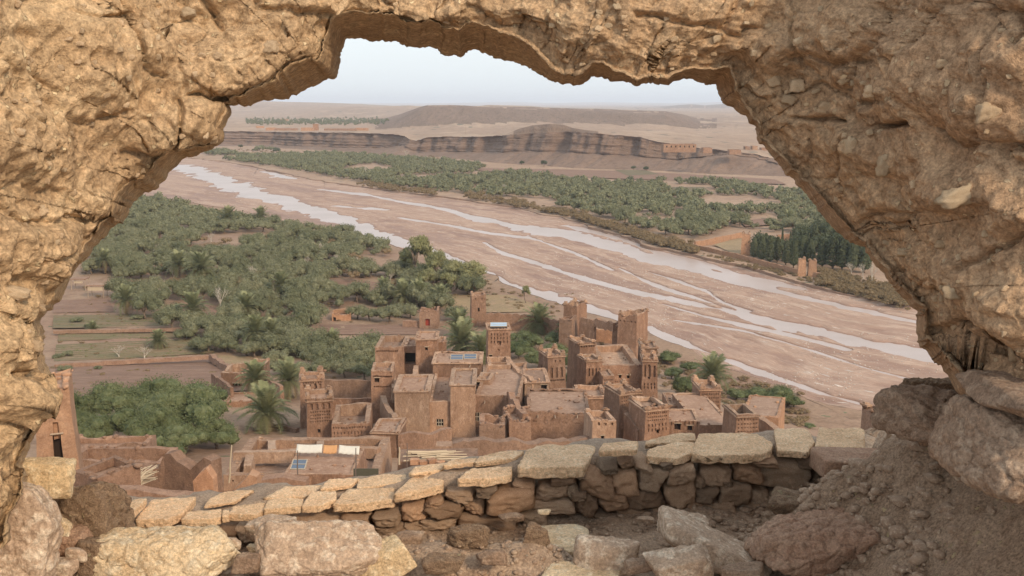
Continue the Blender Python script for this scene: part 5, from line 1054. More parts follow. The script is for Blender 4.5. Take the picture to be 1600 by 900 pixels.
H_('garden_room', "shaded roofless room behind the angled garden wall", "ruin", 345, 385, 583, 616, 158, 6, 0, .0, par=2.2, pt=.5, rag=.15, ops=[(372, 606, 18, 14, 'd')], mat='mud')
H_('garden_ruin', "low roof and wall below the roofless garden room", "ruin", 348, 400, 628, 652, 142, 5, 0, .0, par=.2, mat='mud')
H_('garden_ruin', "small white-topped block peeking between two palms", "ruin", 388, 412, 572, 600, 160, 4, 0, .0, par=.5, pin=.6, mat='mud')
wall_strip('garden_wall', "diagonal garden wall right of the near palms", [(415, 592, 150), (440, 604, 143)], 3, .5, 'mud', .15)
wall_strip('garden_wall', "terrace retaining wall under the near palms", [(350, 652, 138), (420, 664, 128), (465, 668, 125)], 3, .6, 'mud_dark', .2)
# garden edge walls among the fields
wall_strip('field_wall', "reddish field wall running right from the garden shelters", [(190, 442, 285), (230, 445, 281), (262, 448, 278)], 2.2, .6, 'mud_orange', .15)
wall_strip('field_wall', "low earth bank bordering the green beds on the right", [(330, 552, 184), (370, 582, 168), (400, 610, 156)], 1.2, .9, 'mud_dark', .3)
wall_strip('field_wall', "low bank between green beds and ploughed plot", [(86, 569, 178), (200, 562, 181), (332, 554, 184)], .75, .7, 'mud_dark', .1)
wall_strip('field_wall', "low bank below the upper brown plot", [(84, 516, 210), (180, 514, 211), (300, 512, 211)], .7, .7, 'mud_dark', .1)
for i, (a, b_, c_, d_, lab) in enumerate([(112, 134, 436, 448, "open reed-roofed shelter at the edge of the fields, leftmost of two"), (138, 162, 446, 460, "pale plank-fronted shelter on stilts at the edge of the fields")]):
    D = solve((a + b_) / 2, d_ + 6); e = empty('field_shelter', tuple(P((a + b_) / 2, d_ + 6, D)), label=lab, cat="shelter"); eo = np.array(e.location)
    w_ = XW(b_, c_, D) - XW(a, c_, D); top = CAM_Z - D * tz(c_)
    mb = MB(); mb.box((eo[0], eo[1] + 1.2, top), (w_ + .5, 3.2, .25)); Vx, Fx = mb.arr(); world_obj('roof', Vx, Fx, M['mud_roof'], e, False)
    for sx in (-1, 1):
        for sy in (0, 2.4):
            mb = MB(); mb.tube((eo[0] + sx * w_ / 2, eo[1] + sy, eo[2] - .5), (eo[0] + sx * w_ / 2, eo[1] + sy, top), .09, .08, 5); world_obj('post', *mb.arr(), M['wood'], e, False)
    mb = MB(); mb.box((eo[0], eo[1] + .1, top - .9), (w_ * (.95 if i else .6), .12, .9 if i else .5)); world_obj('front_panel', *mb.arr(), M['reed'], e, False)
# -- walled garden across the river
wall_strip('garden_wall', "golden wall running back from the river on the left of the cypress garden", [(1086, 378, FD(386)), (1118, 371, FD(380)), (1160, 363, FD(373))], 2.6, .6, 'mud_orange', .15)
wall_strip('garden_wall', "long red river-front wall of the cypress garden", [(1085, 382, FD(389)), (1150, 396, FD(404)), (1200, 409, FD(418)), (1248, 421, FD(430))], 2.6, .6, 'mud_orange', .12)
wall_strip('garden_wall', "short red wall end right of the cypress garden gate", [(1272, 424, FD(432)), (1292, 429, FD(436))], 2.2, .6, 'mud_orange', .12)
wall_strip('garden_wall', "far back wall glimpsed between the cypresses", [(1215, 367, FD(378)), (1272, 363, FD(374))], 3, .6, 'mud_orange', .12)
H_('gate_tower', "taller solitary tower of the cypress garden with battlemented top", "tower", 1160, 1172, 366, 400, FD(400), 2.4, -15, .04, par=.6, pin=.8, mat='mud_orange', ops=[(1166, 383, 3, 3, 's')])
H_('gate_tower', "left one of the two small gate towers by the river", "tower", 1249, 1259, 405, 431, FD(431), 2.0, -10, .05, par=.5, pin=.7, mat='mud_orange')
H_('gate_tower', "right one of the two small gate towers by the river", "tower", 1265, 1276, 408, 432, FD(432), 2.0, -10, .05, par=.5, pin=.7, mat='mud_orange')
# -- plateau buildings
def far_house(label, a, b_, top, base, mat='mud_orange', dp=6, ops=(), name='farmhouse', rot=0):
    q = plateau_point((a + b_) / 2, base); return H_(name, label, "house", a, b_, top, base, float(q[1]), dp, rot, 0, par=.4, ops=ops, mat=mat, below=1.5, rag=.05, wob=.02)
far_house("long brick shell with small dark windows standing on the cliff top", 1037, 1088, 225.5, 234, 'mud_dark', 10, row(1042, 1084, 229, 7, 2, 3, 'w'), 'brick_building')
far_house("low half-built house right of the long brick shell", 1099, 1113, 231, 236, 'mud_dark', 8)
far_house("tiny block left of the long brick shell", 1019, 1024, 221, 224, 'mud_dark', 4)
for i, (a, b_, t_2, bs, lb, mt) in enumerate([(489, 496, 194, 204, "bright orange tower house on the left plateau", 'mud_orange'), (470, 489, 199.5, 204.5, "pale orange house touching the bright orange tower", 'mud_orange'), (400, 411, 197, 200, "orange house furthest left on the plateau", 'mud_orange'), (415, 430, 199.5, 204, "long sunlit wall house left of the plateau tower", 'mud_orange'), (430, 464, 200.5, 204, "dull brown row house left of the plateau tower", 'mud_dark'), (506, 556, 201, 204, "long dull wall right of the plateau tower", 'mud_dark'), (555, 575, 200, 204, "short orange block where the plateau wall ends", 'mud_orange'), (432, 450, 186, 189, "pale pink houses in the plateau palm grove", 'mud_pale'),
        (1165, 1172, 229, 234, "hamlet house leftmost above the right talus", 'mud_dark'), (1176, 1184, 228, 234, "hamlet house with white roof spot above the right talus", 'mud_pale'), (1190, 1204, 231, 235, "hamlet house rightmost above the right talus", 'mud_dark'), (1140, 1158, 234, 238, "low hamlet wall at the talus top", 'mud_dark')]):
    far_house(lb, a, b_, t_2, bs, mt, 7, name='plateau_house')
for px, t0, b0 in ((575, 186, 205), (728, 198, 210), (402, 196, 206)):
    q = plateau_point(px, b0); mb = MB(); mb.tube(q - [0, 0, 1], q + [0, 0, (b0 - t0) * q[1] / F_PX], .22, .15, 5); world_obj('utility_pole', *mb.arr(), M['wood'], None, False, label={575: "slim utility pole beside the end of the plateau wall", 728: "slim utility pole on the plateau below the mesa", 402: "slim utility pole by the furthest left plateau house"}[px], cat="pole")

# ------------------------------------------------------------ things on and around the roofs
def panel(label, px0, px1, py0, py1, D, mat, name='solar_panel', tilt=.35, group=None):
    c = P((px0 + px1) / 2, py1, D); w_ = XW(px1, py1, D) - XW(px0, py1, D)
    L = (P(px0, py1, D) - P(px0, py0, D))[2] * -1; L = max(1.2, abs(L) / math.sin(math.radians(17) + tilt))
    e = empty(name, tuple(c), label=label, cat="solar panel" if 'solar' in name else "roof sheet", group=group)
    mb = MB(); cc = c + [0, L / 2 * math.cos(tilt), L / 2 * math.sin(tilt) + .1]; mb.box(cc, (w_, L, .06), 0, (tilt, 0, 0)); world_obj('panel', *mb.arr(), M[mat], e, False)
    fr = MB()
    for k in (-1, 1): fr.box(cc + [k * w_ / 2, 0, 0], (.07, L + .05, .1), 0, (tilt, 0, 0))
    for k in (-1, 0, 1): fr.box(cc + [0, k * L / 2 * math.cos(tilt), k * L / 2 * math.sin(tilt) + .01], (w_, .06, .1), 0, (tilt, 0, 0))
    world_obj('frame', *fr.arr(), M['frame'], e, False)
    for k in (-.4, .4):
        lg_ = MB(); lg_.tube(c + [k * w_, L * math.cos(tilt) * .95, -.15], c + [k * w_, L * math.cos(tilt) * .95, L * math.sin(tilt)], .04, .04, 4); world_obj('leg', *lg_.arr(), M['frame'], e, False)
    return e
panel("left one of two solar panels lying on the long low roof", 704, 723, 555, 563, 139.2, 'solar')
panel("right one of two solar panels lying on the long low roof", 725, 744, 555, 562, 139.4, 'solar')
panel("pale blue metal sheet covering the top of the patterned tower", 766, 792, 504, 511, 146, 'metal', 'roof_sheet', .12)
panel("small dark solar panel on a post in front of the laundry roof", 454, 476, 727, 735, 76, 'solar', 'solar_panel', .3)
def pole(label, px, py0, py1, D, mat='pole', r=.05, name='pole', cat="pole", px2=None, D2=None):
    a = P(px, py1, D); b_ = P(px2 if px2 is not None else px, py0, D2 or D); mb = MB()
    for k in range(4):
        p, q = a + (b_ - a) * k / 4, a + (b_ - a) * (k + 1) / 4; j = np.array([math.sin(k * 2.1 + px), 0, 0]) * .03; mb.tube(p + j * (k > 0), q + np.array([math.sin((k + 1) * 2.1 + px), 0, 0]) * .03 * (k < 3), r * (1 - .08 * k), r * (1 - .08 * (k + 1)), 6)
    return world_obj(name, *mb.arr(), M[mat], None, False, label=label, cat=cat)
pole("pale wooden pole leaning at the left front of the terrace house", 358, 696, 754, 72, 'reed', .07, px2=362)
pole("dark pole before the laundry, nearest the small solar panel", 465, 704, 756, 74, 'pole', .055)
pole("dark pole right of the laundry roof, by the netting", 556, 700, 748, 74, 'pole', .055)
pole("thin black pole standing in front of the pole-roofed sheds", 636, 692, 742, 78, 'pole', .05)
pole("bleached branch post at the left of the pole-roofed sheds", 624, 699, 726, 84, 'reed', .09)
def cloth(label, pts, D, mat):
    a, b_ = [P(x, y, D) for x, y in pts[:2]]; h = pts[2]; n = 14; V = []
    for i in range(n):
        for j in range(6):
            t = i / (n - 1); q = a * (1 - t) + b_ * t; V.append(q + [0, -.02 - .5 * (j / 5) + .06 * math.sin(i * 1.9 + j) * j / 5, -h * j / 5 - .05 * math.sin(t * math.pi)])
    o = world_obj('laundry', np.array(V), gridF(n, 6), M[mat], None, True, label=label, cat="laundry")
    s = o.modifiers.new("thickness", 'SOLIDIFY'); s.thickness = .02; return o
cloth("white sheet hanging out to dry, left of the orange cloth", [(464, 694), (504, 694), .6], 84.5, 'white')
cloth("orange cloth drying between two white sheets", [(506, 695), (527, 695), .6], 84.5, 'orange')
cloth("crumpled white sheet right of the orange cloth", [(530, 695), (562, 697), .6], 84.5, 'white')
ln = MB(); ln.tube(P(460, 693, 84.5), P(570, 695, 84.5), .025, .025, 4); world_obj('clothes_line', *ln.arr(), M['pole'], None, False, label="washing line carrying the white and orange laundry", cat="clothes line")
mb = MB(); c = P(572, 741, 76); mb.box(c, (2.0, .06, .95)); world_obj('netting_screen', *mb.arr(), M['net'], None, False, label="dark netting screen below the laundry roof", cat="screen")
# pole-roofed sheds between terrace house and rubble wall
sh = empty('pole_shed', tuple(P(680, 722, 90)), label="shed roofed with bleached loose poles in front of the rubble wall", cat="shed"); so = np.array(sh.location)
for i in range(22):
    y_ = 706 + (i % 6) * 2.6; x0 = 628 + rr.uniform(0, 60); p0 = P(x0, y_ + rr.uniform(-2, 2), 90 - (i % 6) * .6); p1 = P(x0 + rr.uniform(40, 76), y_ + rr.uniform(-3, 3), 91 - (i % 6) * .6)
    b2 = MB(); b2.tube(p0, p1, .07, .05, 5); world_obj('pole', *b2.arr(), M['reed'], sh, False)
mb = MB(); mb.box(P(685, 724, 90), (7.4, 3.2, 1.6)); V, Fq = mb.arr(); world_obj('wall', wobble(V, .1, 3), Fq, M['mud_dark'], sh, False)
mb = MB(); mb.box(P(694, 700, 97), (1.6, 1.6, .9)); world_obj('chimney_box', *mb.arr(), M['mud_pale'], sh, False)
for i in range(4):
    b2 = MB(); b2.box(P(648 + i * 13, 721 + (i % 2) * 3, 87), (.75, .6, .5), i * .3); world_obj('mud_block', *b2.arr(), M['mud_orange'], sh, False)
# brushwood pile on the left ruin
bp_ = empty('brushwood_pile', tuple(P(215, 748, 60)), label="fan of bleached sticks piled against the rubble wall", cat="brushwood")
for i in range(44):
    t = rr.random(); p0 = P(184 + 26 * rr.random(), 752 + 14 * rr.random(), 60 - rr.random()); p1 = P(222 + 26 * rr.random(), 724 + 26 * rr.random(), 61.5 + rr.random())
    b2 = MB(); mid = (p0 + p1) / 2 + [0, 0, rr.uniform(-.1, .25)]; r0 = rr.uniform(.025, .055); b2.tube(p0, mid, r0, r0 * .9, 4); b2.tube(mid, p1, r0 * .9, r0 * .5, 4); world_obj('stick', *b2.arr(), M['reed'], bp_, False)
for i, (px, py, D) in enumerate(((95, 718, 64), (110, 716, 64))):
    pole(["bleached plank leaning by the arch of the orange tower, left one", "bleached plank leaning by the arch of the orange tower, right one"][i], px, py - 24, py + 5, D, 'reed', .08, px2=px + (-6 if i == 0 else 7), name='plank', cat="plank")
# clods and rubble lumps on broken wall heads

# ============================================================ TREES AND SHRUBS
def crown(seed, R, Hh, n_clump, n_leaf, ls, core=True, spread=.72, up=0.0, z0=0.0, aspect=.55, coresub=1):
    """foliage: leaf-sized faces round many clumps in an uneven crown; origin at the trunk's foot"""
    g = np.random.RandomState(seed); Vs = []; Fs = []; n = 0
    u = g.normal(size=(n_clump, 3)); u /= np.linalg.norm(u, axis=1)[:, None]; u[:, 2] = np.abs(u[:, 2]) * .95 - .22
    cen = u * np.array([R, R, Hh / 2]) * g.uniform(.35, spread, (n_clump, 1)); cr = R * g.uniform(.28, .46, n_clump)
    cen[:, 2] += z0 + Hh * .5
    if core:
        iv, jf = ico(coresub)
        for i in range(n_clump):
            Vs.append(cen[i] + iv * cr[i] * .72 * np.array([1, 1, .85]) * (1 + .25 * vn(iv * 2 + i, seed)[:, None])); Fs.append(jf[:, [0, 1, 2, 2]] + n); n += len(iv)
    per = n_leaf // n_clump; k = np.repeat(np.arange(n_clump), per); m = len(k)
    d = g.normal(size=(m, 3)); d /= np.linalg.norm(d, axis=1)[:, None]; d[:, 2] += .25
    c = cen[k] + d * (cr[k] * g.uniform(.62, 1.12, m))[:, None] * np.array([1, 1, .9])
    nv = d + g.normal(size=(m, 3)) * .55; nv /= np.linalg.norm(nv, axis=1)[:, None]
    t = np.cross(nv, g.normal(size=(m, 3))); t[:, 2] += up; t /= np.linalg.norm(t, axis=1)[:, None]; b_ = np.cross(nv, t)
    s = ls * g.uniform(.6, 1.3, (m, 1)); a = t * s; bb = b_ * s * aspect
    q = np.stack([c - a, c + bb * .9, c + a, c - bb * .9], 1).reshape(-1, 3)
    Vs.append(q); Fs.append(np.arange(m * 4).reshape(-1, 4) + n)
    return np.concatenate(Vs), np.concatenate(Fs)
def quad_mesh(name, V, F, mat):                   # quads, some with a doubled corner standing for a triangle
    tri_ = F[:, 2] == F[:, 3]; L = [tuple(f[:3]) for f in F[tri_].tolist()] + [tuple(f) for f in F[~tri_].tolist()]
    return mesh(name, V, L, mat, False)
def trunk_arr(seed, h, r, nb=4, R=1.5, lean=.15):
    g = random.Random(seed); mb = MB(); top = np.array([g.uniform(-lean, lean) * h, g.uniform(-lean, lean) * h, h * .5])
    mb.tube((0, 0, -.3), top, r, r * .7, 7)
    for i in range(nb):
        a = i * 6.28 / nb + g.uniform(-.4, .4); e = top + np.array([math.cos(a) * R * .6, math.sin(a) * R * .6, h * .5 * g.uniform(.6, 1.0)]); mid = (top + e) / 2 + [0, 0, .15 * h]
        mb.tube(top, mid, r * .55, r * .38, 5); mb.tube(mid, e, r * .38, r * .15, 5)
    return mb.arr()
OV = []                                            # olive variants: (crown mesh, trunk mesh)
for i in range(6):
    OV.append((quad_mesh('crown', *crown(20 + i, 2.7, 3.5, 16, 2000, .17, z0=.25, spread=.85, up=.5, aspect=.42), M['olive']), mesh('trunk', *trunk_arr(i, 2.4, .22), M['bark'])))
DV = [(quad_mesh('crown', *crown(40 + i, 2.6, 3.4, 14, 1600, .18, z0=.3), M['olive_dark']), mesh('trunk', *trunk_arr(i + 9, 2.4, .2), M['bark'])) for i in range(2)]
BIG = [(quad_mesh('crown', *crown(60 + i, 2.7, 4.0, 26, 6500, .12, z0=.1, spread=.9, up=.5, aspect=.35, coresub=2), M['feathery']), mesh('trunk', *trunk_arr(i + 19, 2.6, .2, 5), M['bark'])) for i in range(3)]
def tree(name, label, cat, v, loc, s, rz, group=None, sz=1.0):
    e = empty(name, tuple(loc), rz, label=label, cat=cat, group=group); e.scale = (s, s, s * sz)
    for nm, me in (('crown', v[0]), ('trunk', v[1])): link(nm, me, e)
    return e
def far_z(y): return 1.0
def pts_in(poly, spacing, bank, excl=(), seed=1, jitter=.42, zz=0.0):
    """jittered plantation rows inside a pixel polygon on the near or far bank"""
    w = []
    for px, py in poly:
        if bank == 'n': g_ = GP(px, py); w.append((g_[0], g_[1]))
        else: w.append(to_world2(px, py, 1.0))
    ex = [[(GP(px, py)[:2] if bank == 'n' else to_world2(px, py, 1.0)) for px, py in e] for e in excl]
    w = np.array(w); g = np.random.RandomState(seed); (x0, y0), (x1, y1) = w.min(0), w.max(0)
    X, Y = np.meshgrid(np.arange(x0, x1, spacing), np.arange(y0, y1, spacing)); X = X.ravel() + g.uniform(-1, 1, X.size) * spacing * jitter; Y = Y.ravel() + g.uniform(-1, 1, Y.size) * spacing * jitter
    k = inpoly(X, Y, [tuple(a) for a in w])
    for e in ex: k &= ~inpoly(X, Y, [tuple(a) for a in e])
    return np.stack([X[k], Y[k]], 1)
EXN = [[(500, 434), (628, 442), (612, 466), (525, 466)], [(497, 504), (665, 504), (668, 528), (490, 528)], [(265, 474), (350, 480), (365, 512), (280, 508)], [(700, 462), (870, 466), (880, 505), (690, 500)]]
N1 = [(128, 428), (168, 365), (205, 312), (255, 316), (330, 336), (420, 352), (545, 368), (640, 402), (700, 420), (745, 440), (740, 462), (690, 470), (620, 472), (560, 474), (470, 470), (330, 452), (262, 450), (190, 440)]
N2 = [(255, 455), (330, 455), (470, 470), (640, 474), (740, 466), (735, 500), (660, 512), (560, 500), (500, 505), (478, 530), (590, 548), (588, 585), (520, 590), (440, 560), (350, 562), (300, 545), (250, 520), (215, 490), (165, 470), (175, 450)]
NL = [(165, 455), (225, 470), (300, 520), (350, 560), (420, 585), (380, 592), (300, 560), (240, 520), (170, 490)]
cand = []                                          # (x, y, z, size factor, variant kind)
g = np.random.RandomState(8)
for poly, sp, sc in ((N1, 4.7, 1.12), (N2, 5.0, 1.15)):
    for x, y in pts_in(poly, sp, 'n', EXN, seed=int(sp * 10)):
        if vn(np.array([[x * .03, y * .03, 1.0]]), 3)[0] < -.46: continue
        cand.append((x, y, float(hill(x, y)), sc * g.uniform(.55, 1.35), 'near'))
FP1 = [(318, 238), (380, 233), (470, 238), (600, 247), (700, 254), (800, 268), (880, 283), (960, 288), (1100, 285), (1235, 286), (1290, 330), (1330, 380), (1250, 372), (1200, 362), (1150, 356), (1100, 372), (1062, 374), (1010, 362), (950, 344), (900, 330), (830, 317), (740, 306), (640, 295), (560, 284), (480, 270), (400, 257), (330, 247)]
EXF = [[(1040, 288), (1115, 290), (1120, 303), (1050, 304)], [(1150, 338), (1215, 336), (1225, 353), (1160, 357)], [(340, 236), (480, 236), (520, 243), (380, 243)]]
for x, y in pts_in(FP1, 5.7, 'f', EXF, seed=5):
    if vn(np.array([[x * .018, y * .012, 4.0]]), 5)[0] < -.46: continue
    cand.append((x, y, 1.0, 1.2 * g.uniform(.55, 1.35), 'far'))
HB = [(1080, 405, 'x')]
cand.sort(key=lambda c: -c[3] / c[1]); NEAR_N = 285
for i, (x, y, z, s, kind) in enumerate(cand[:NEAR_N]):
    v = OV[i % 6]
    X = 800 + x / y * (F_PX * CP + (450 - 400) * SP)
    if kind == 'far': lb, gp = ("olive tree on the far bank just behind the river-front wall" if X > 1080 else "olive tree at the front edge of the grove across the river"), "olive trees across the river"
    else:
        gp = "olive trees of the near bank groves"
        if X > 640: lb = "olive tree at the right tip of the near grove, around the poplars"
        elif y > 300: lb = "olive tree in the upper part of the near grove, towards the river"
        elif X < 330 and y < 250: lb = "olive tree in the row between vegetable plots and near grove"
        elif X > 480 and y < 240: lb = "olive tree just behind the ruin and plot above the village"
        elif y < 225: lb = "olive tree at the lower edge of the near grove, by the dark-trunked palms"
        elif X < 330: lb = "olive tree at the left flank of the near grove, by the field shelters"
        else: lb = "olive tree in the middle of the near grove, left of its centre" if X < 450 else "olive tree in the middle of the near grove, right of the leafless trees"
    tree('olive_tree', lb, "olive tree", v, (x, y, z - .2), s, g.uniform(0, 6.28), gp, g.uniform(.85, 1.15))
# the rest of the groves: too many to be told apart
LOD = [crown(80 + i, 2.8, 3.5, 10, 380, .30, z0=.1, aspect=.5, up=.4) for i in range(5)]; LOD2 = [crown(90 + i, 2.8, 3.5, 7, 110, .48, z0=.0, aspect=.6, up=.4) for i in range(5)]
VV = []; FF = []; nn = 0
rest = cand[NEAR_N:]
for i, (x, y, z, s, kind) in enumerate(rest):
    v, f = (LOD if y < 420 else LOD2)[i % 5]; v = rotz(v * [s, s, s * g.uniform(.85, 1.15)], g.uniform(0, 6.28)) + [x, y, z - .2]; VV.append(v); FF.append(f + nn); nn += len(v)
print("olives", len(cand), "rest tris", sum(len(f) for f in FF) * 2)
link('olive_grove', quad_mesh('olive_grove', np.concatenate(VV), np.concatenate(FF), M['olive']), kind='stuff', label="grey-green olive groves filling both river banks")
# big bushes and trees close to the village
def put(name, label, cat, V_, px, py, wpx, sz=1.0, group=None, D=None, seed=0):
    p = GP(px, py) if D is None else P(px, py, D); s = wpx * p[1] / F_PX / 5.6
    return tree(name, label, cat, V_, (p[0], p[1], p[2] - .1), s, seed * 1.3 + px, group, sz)
for i, (px, py, w, lab) in enumerate([(125, 665, 72, "feathery green tree leftmost of the clump by the orange tower"), (180, 662, 86, "feathery green tree second from the left in the clump by the orange tower"), (238, 655, 84, "feathery tree at the back centre of the clump above the ruins"), (300, 690, 110, "largest feathery tree of the clump, right of the mud ruins"), (250, 705, 88, "feathery tree leaning over the roofless mud house"), (318, 655, 72, "feathery tree at the back right of the clump above the ruins"), (150, 700, 66, "pale low bush at the front left of the clump by the orange tower"), (340, 700, 60, "dark rounded tree at the right foot of the clump, near the terrace house"), (215, 690, 74, "feathery tree in the shaded middle of the clump above the ruins"), (265, 672, 84, "feathery tree just left of the largest one above the ruins"), (120, 690, 60, "feathery tree behind the pale low bush by the orange tower"), (285, 720, 70, "feathery tree drooping over the collapsed rubble wall")]):
    put('feathery_tree', lab, "tree", BIG[i % 3], px, py, w * 1.25, .95, "feathery trees above the mud ruins", seed=i)
for i, (px, py, w, sz, lab) in enumerate([(1175, 628, 46, .7, "bushy tree left of the three beside the lone square tower"), (1212, 638, 62, .8, "largest bushy tree on the river side right of the village"), (1240, 636, 34, .8, "small bushy tree nearest the riverbed right of the village"), (1150, 624, 34, .7, "low bush just right of the lone square tower"), (1068, 620, 46, 1.0, "dark green tree left of the palm beyond the kasbah towers"), (1050, 592, 34, .8, "bush behind the right kasbah towers"), (1045, 566, 40, .6, "grey shrub above the right kasbah towers"), (1078, 580, 30, .7, "shrub touching the palm beyond the kasbah towers"), (1180, 660, 18, .6, "tiny shrub behind the flat orange house"), (1265, 668, 20, .5, "little green shrub on the slope above the square cap stones")]):
    put('bushy_tree', lab, "tree", BIG[i % 3], px, py, w * 1.1, sz, "bushy trees on the river side of the village", seed=i)
for i, (px, py, w) in enumerate([(812, 560, 44), (840, 575, 46), (870, 560, 40), (830, 545, 40), (866, 540, 34), (890, 575, 34), (890, 600, 30), (815, 535, 30), (905, 560, 26), (690, 575, 30), (800, 600, 20), (895, 545, 30)]):
    put('willowy_shrub', "grey-green willowy shrub in the thicket between blue-roofed tower and ruin towers", "shrub", BIG[i % 3], px, py, w * 1.2, .8, "willowy shrubs behind the arched tower", seed=i)
for i, (px, py, w, sz) in enumerate([(600, 592, 50, .9), (570, 595, 46, .8), (540, 590, 44, .9), (500, 590, 44, .9), (470, 588, 40, .8), (440, 585, 40, .8), (430, 570, 42, .8), (400, 560, 40, .9), (580, 560, 40, 1), (545, 560, 40, 1), (620, 560, 30, .8)]):
    put('olive_tree', "olive tree in the dark row just behind the village's rear houses", "olive tree", OV[i % 6], px, py, w * 1.15, sz, "olive trees behind the village houses", seed=i)
# poplars / tamarisks by the river
PV_ = [(quad_mesh('crown', *crown(120 + i, 2.0, 6.4, 20, 3000, .17, z0=.6, up=1.5, aspect=.4), M['poplar']), mesh('trunk', *trunk_arr(i + 31, 4.5, .2, 5), M['bark'])) for i in range(2)]
for i, (px, py, h, wf, lab) in enumerate([(658, 440, 66, 1.0, "tallest yellow-green poplar at the river edge of the grove"), (682, 448, 52, 1.1, "yellow-green poplar right of the tallest one"), (640, 436, 46, 1.0, "yellow-green poplar left of the tallest one"), (712, 452, 42, 1.3, "broad pale poplar near the grove's right tip"), (738, 456, 44, 1.5, "rightmost pale poplar above the garden watchtower"), (700, 462, 34, 1.3, "low yellow-green poplar in front of the riverside row"), (822, 474, 26, .8, "small pale poplar alone by the near water channel"), (668, 462, 40, 1.2, "front poplar at the foot of the tallest one")]):
    p = GP(px, py); s = 1.3 * h * p[1] / F_PX / 6.8; e = tree('poplar', lab, "poplar", PV_[i % 2], (p[0], p[1], p[2]), s, i, "poplars along the near river bank"); e.scale = (s * wf, s * wf, s)
# cypresses and dark trees of the walled garden
CY = []
for i in range(2):
    gq = np.random.RandomState(i + 3); m = 1500; hgt = gq.rand(m) ** .8; ang = gq.rand(m) * 6.28; rad = (.9 * (1 - hgt) ** .6 + .12) * (hgt * 9).clip(0, 1) * gq.uniform(.6, 1.08, m)
    c = np.stack([np.cos(ang) * rad, np.sin(ang) * rad, .6 + hgt * 7], 1); nv = np.stack([np.cos(ang), np.sin(ang), .3 + 0 * ang], 1) + gq.normal(size=(m, 3)) * .4; nv /= np.linalg.norm(nv, axis=1)[:, None]
    t = np.cross(nv, gq.normal(size=(m, 3)) * .4 + [1, 0, 0]); t[:, 2] += .8; t /= np.linalg.norm(t, axis=1)[:, None]; b_ = np.cross(nv, t); s = .26 * gq.uniform(.6, 1.3, (m, 1))
    q = np.stack([c - t * s, c + b_ * s * .5, c + t * s, c - b_ * s * .5], 1).reshape(-1, 3)
    CY.append((mesh('crown', q, np.arange(m * 4).reshape(-1, 4), M['olive_dark'], False), mesh('trunk', *trunk_arr(50 + i, 2, .16, 0), M['bark'])))
for i, (px, py, h, wf) in enumerate([(1178, 404, 34, 1.6), (1190, 408, 40, 1.6), (1202, 412, 44, 1.4), (1214, 410, 40, 1.6), (1228, 414, 38, 1.5), (1240, 418, 42, 1.5), (1252, 412, 44, 1.7), (1266, 414, 40, 1.8), (1284, 418, 44, 1.7), (1300, 420, 50, 1.8), (1316, 422, 52, 1.8), (1332, 424, 50, 1.8), (1234, 392, 30, .6), (1222, 384, 30, .6), (1196, 398, 34, 1.4), (1290, 404, 46, 1.9), (1270, 400, 44, 2.0), (1310, 398, 50, 2.2), (1330, 400, 50, 2.2), (1350, 425, 46, 2)]):
    x, y = to_world2(px, py, 1.0); s = h * y / F_PX / 7.6
    narrow = wf < 1; e = tree('cypress', "slender dark cypress spire inside the walled garden" if narrow else "dark conifer crowding the walled garden behind the gate towers", "conifer", CY[i % 2], (x, y, 1.0), s, i, "slender cypresses in the walled garden" if narrow else "dark conifers of the walled garden"); e.scale = (s * wf, s * wf, s)
for i, (px, py, w) in enumerate([(1185, 400, 44), (1205, 404, 44), (1222, 408, 40), (1246, 404, 44), (1262, 398, 50), (1288, 410, 54), (1308, 412, 60), (1330, 416, 60), (1300, 392, 56), (1326, 398, 60), (1280, 384, 48), (1350, 410, 56), (1250, 384, 40), (1310, 376, 44)]):
    x, y = to_world2(px, py, 1.0); tree('dark_tree', "dark rounded tree in the dense stand inside the walled garden", "tree", DV[i % 2], (x, y, 1.0), w * y / F_PX / 5.6, i, "dark trees inside the walled garden", 1.35)
# bare winter trees
def bare(seed, h=6.0, levels=4):
    g_ = random.Random(seed); tr, br = MB(), MB()
    def rec(p, d, L, r, lv):
        q = p + d * L; (tr if lv == 0 else br).tube(p, q, r, r * .7, 5 if lv < 2 else 3)
        if lv >= levels: return
        for k in range(3 if lv else 5):
            nd_ = d + np.array([g_.gauss(0, .42), g_.gauss(0, .42), g_.uniform(-.05, .35)]); nd_ /= np.linalg.norm(nd_); rec(q if k else p + d * L * .7, nd_, L * g_.uniform(.6, .85), r * .55, lv + 1)
    rec(np.array([0, 0, -.2]), np.array([0, 0, 1.0]), h * .26, h * .022, 0); return (mesh('branches', *br.arr(), M['palebark'], False), mesh('trunk', *tr.arr(), M['palebark']))
BR = [bare(i) for i in range(3)]
def bare_tree(px, py, h, lab, bank='n', wf=1.0):
    if bank == 'n': p = GP(px, py)
    else: x, y = to_world2(px, py, 1.0); p = np.array([x, y, 1.0])
    s = h * p[1] / F_PX / 5.6; v = BR[int(px) % 3]; e = empty('bare_tree', tuple(p), px, label=lab, cat="bare tree", group="leafless pale trees"); e.scale = (s * wf, s * wf, s)
    link('branches', v[0], e); link('trunk', v[1], e)
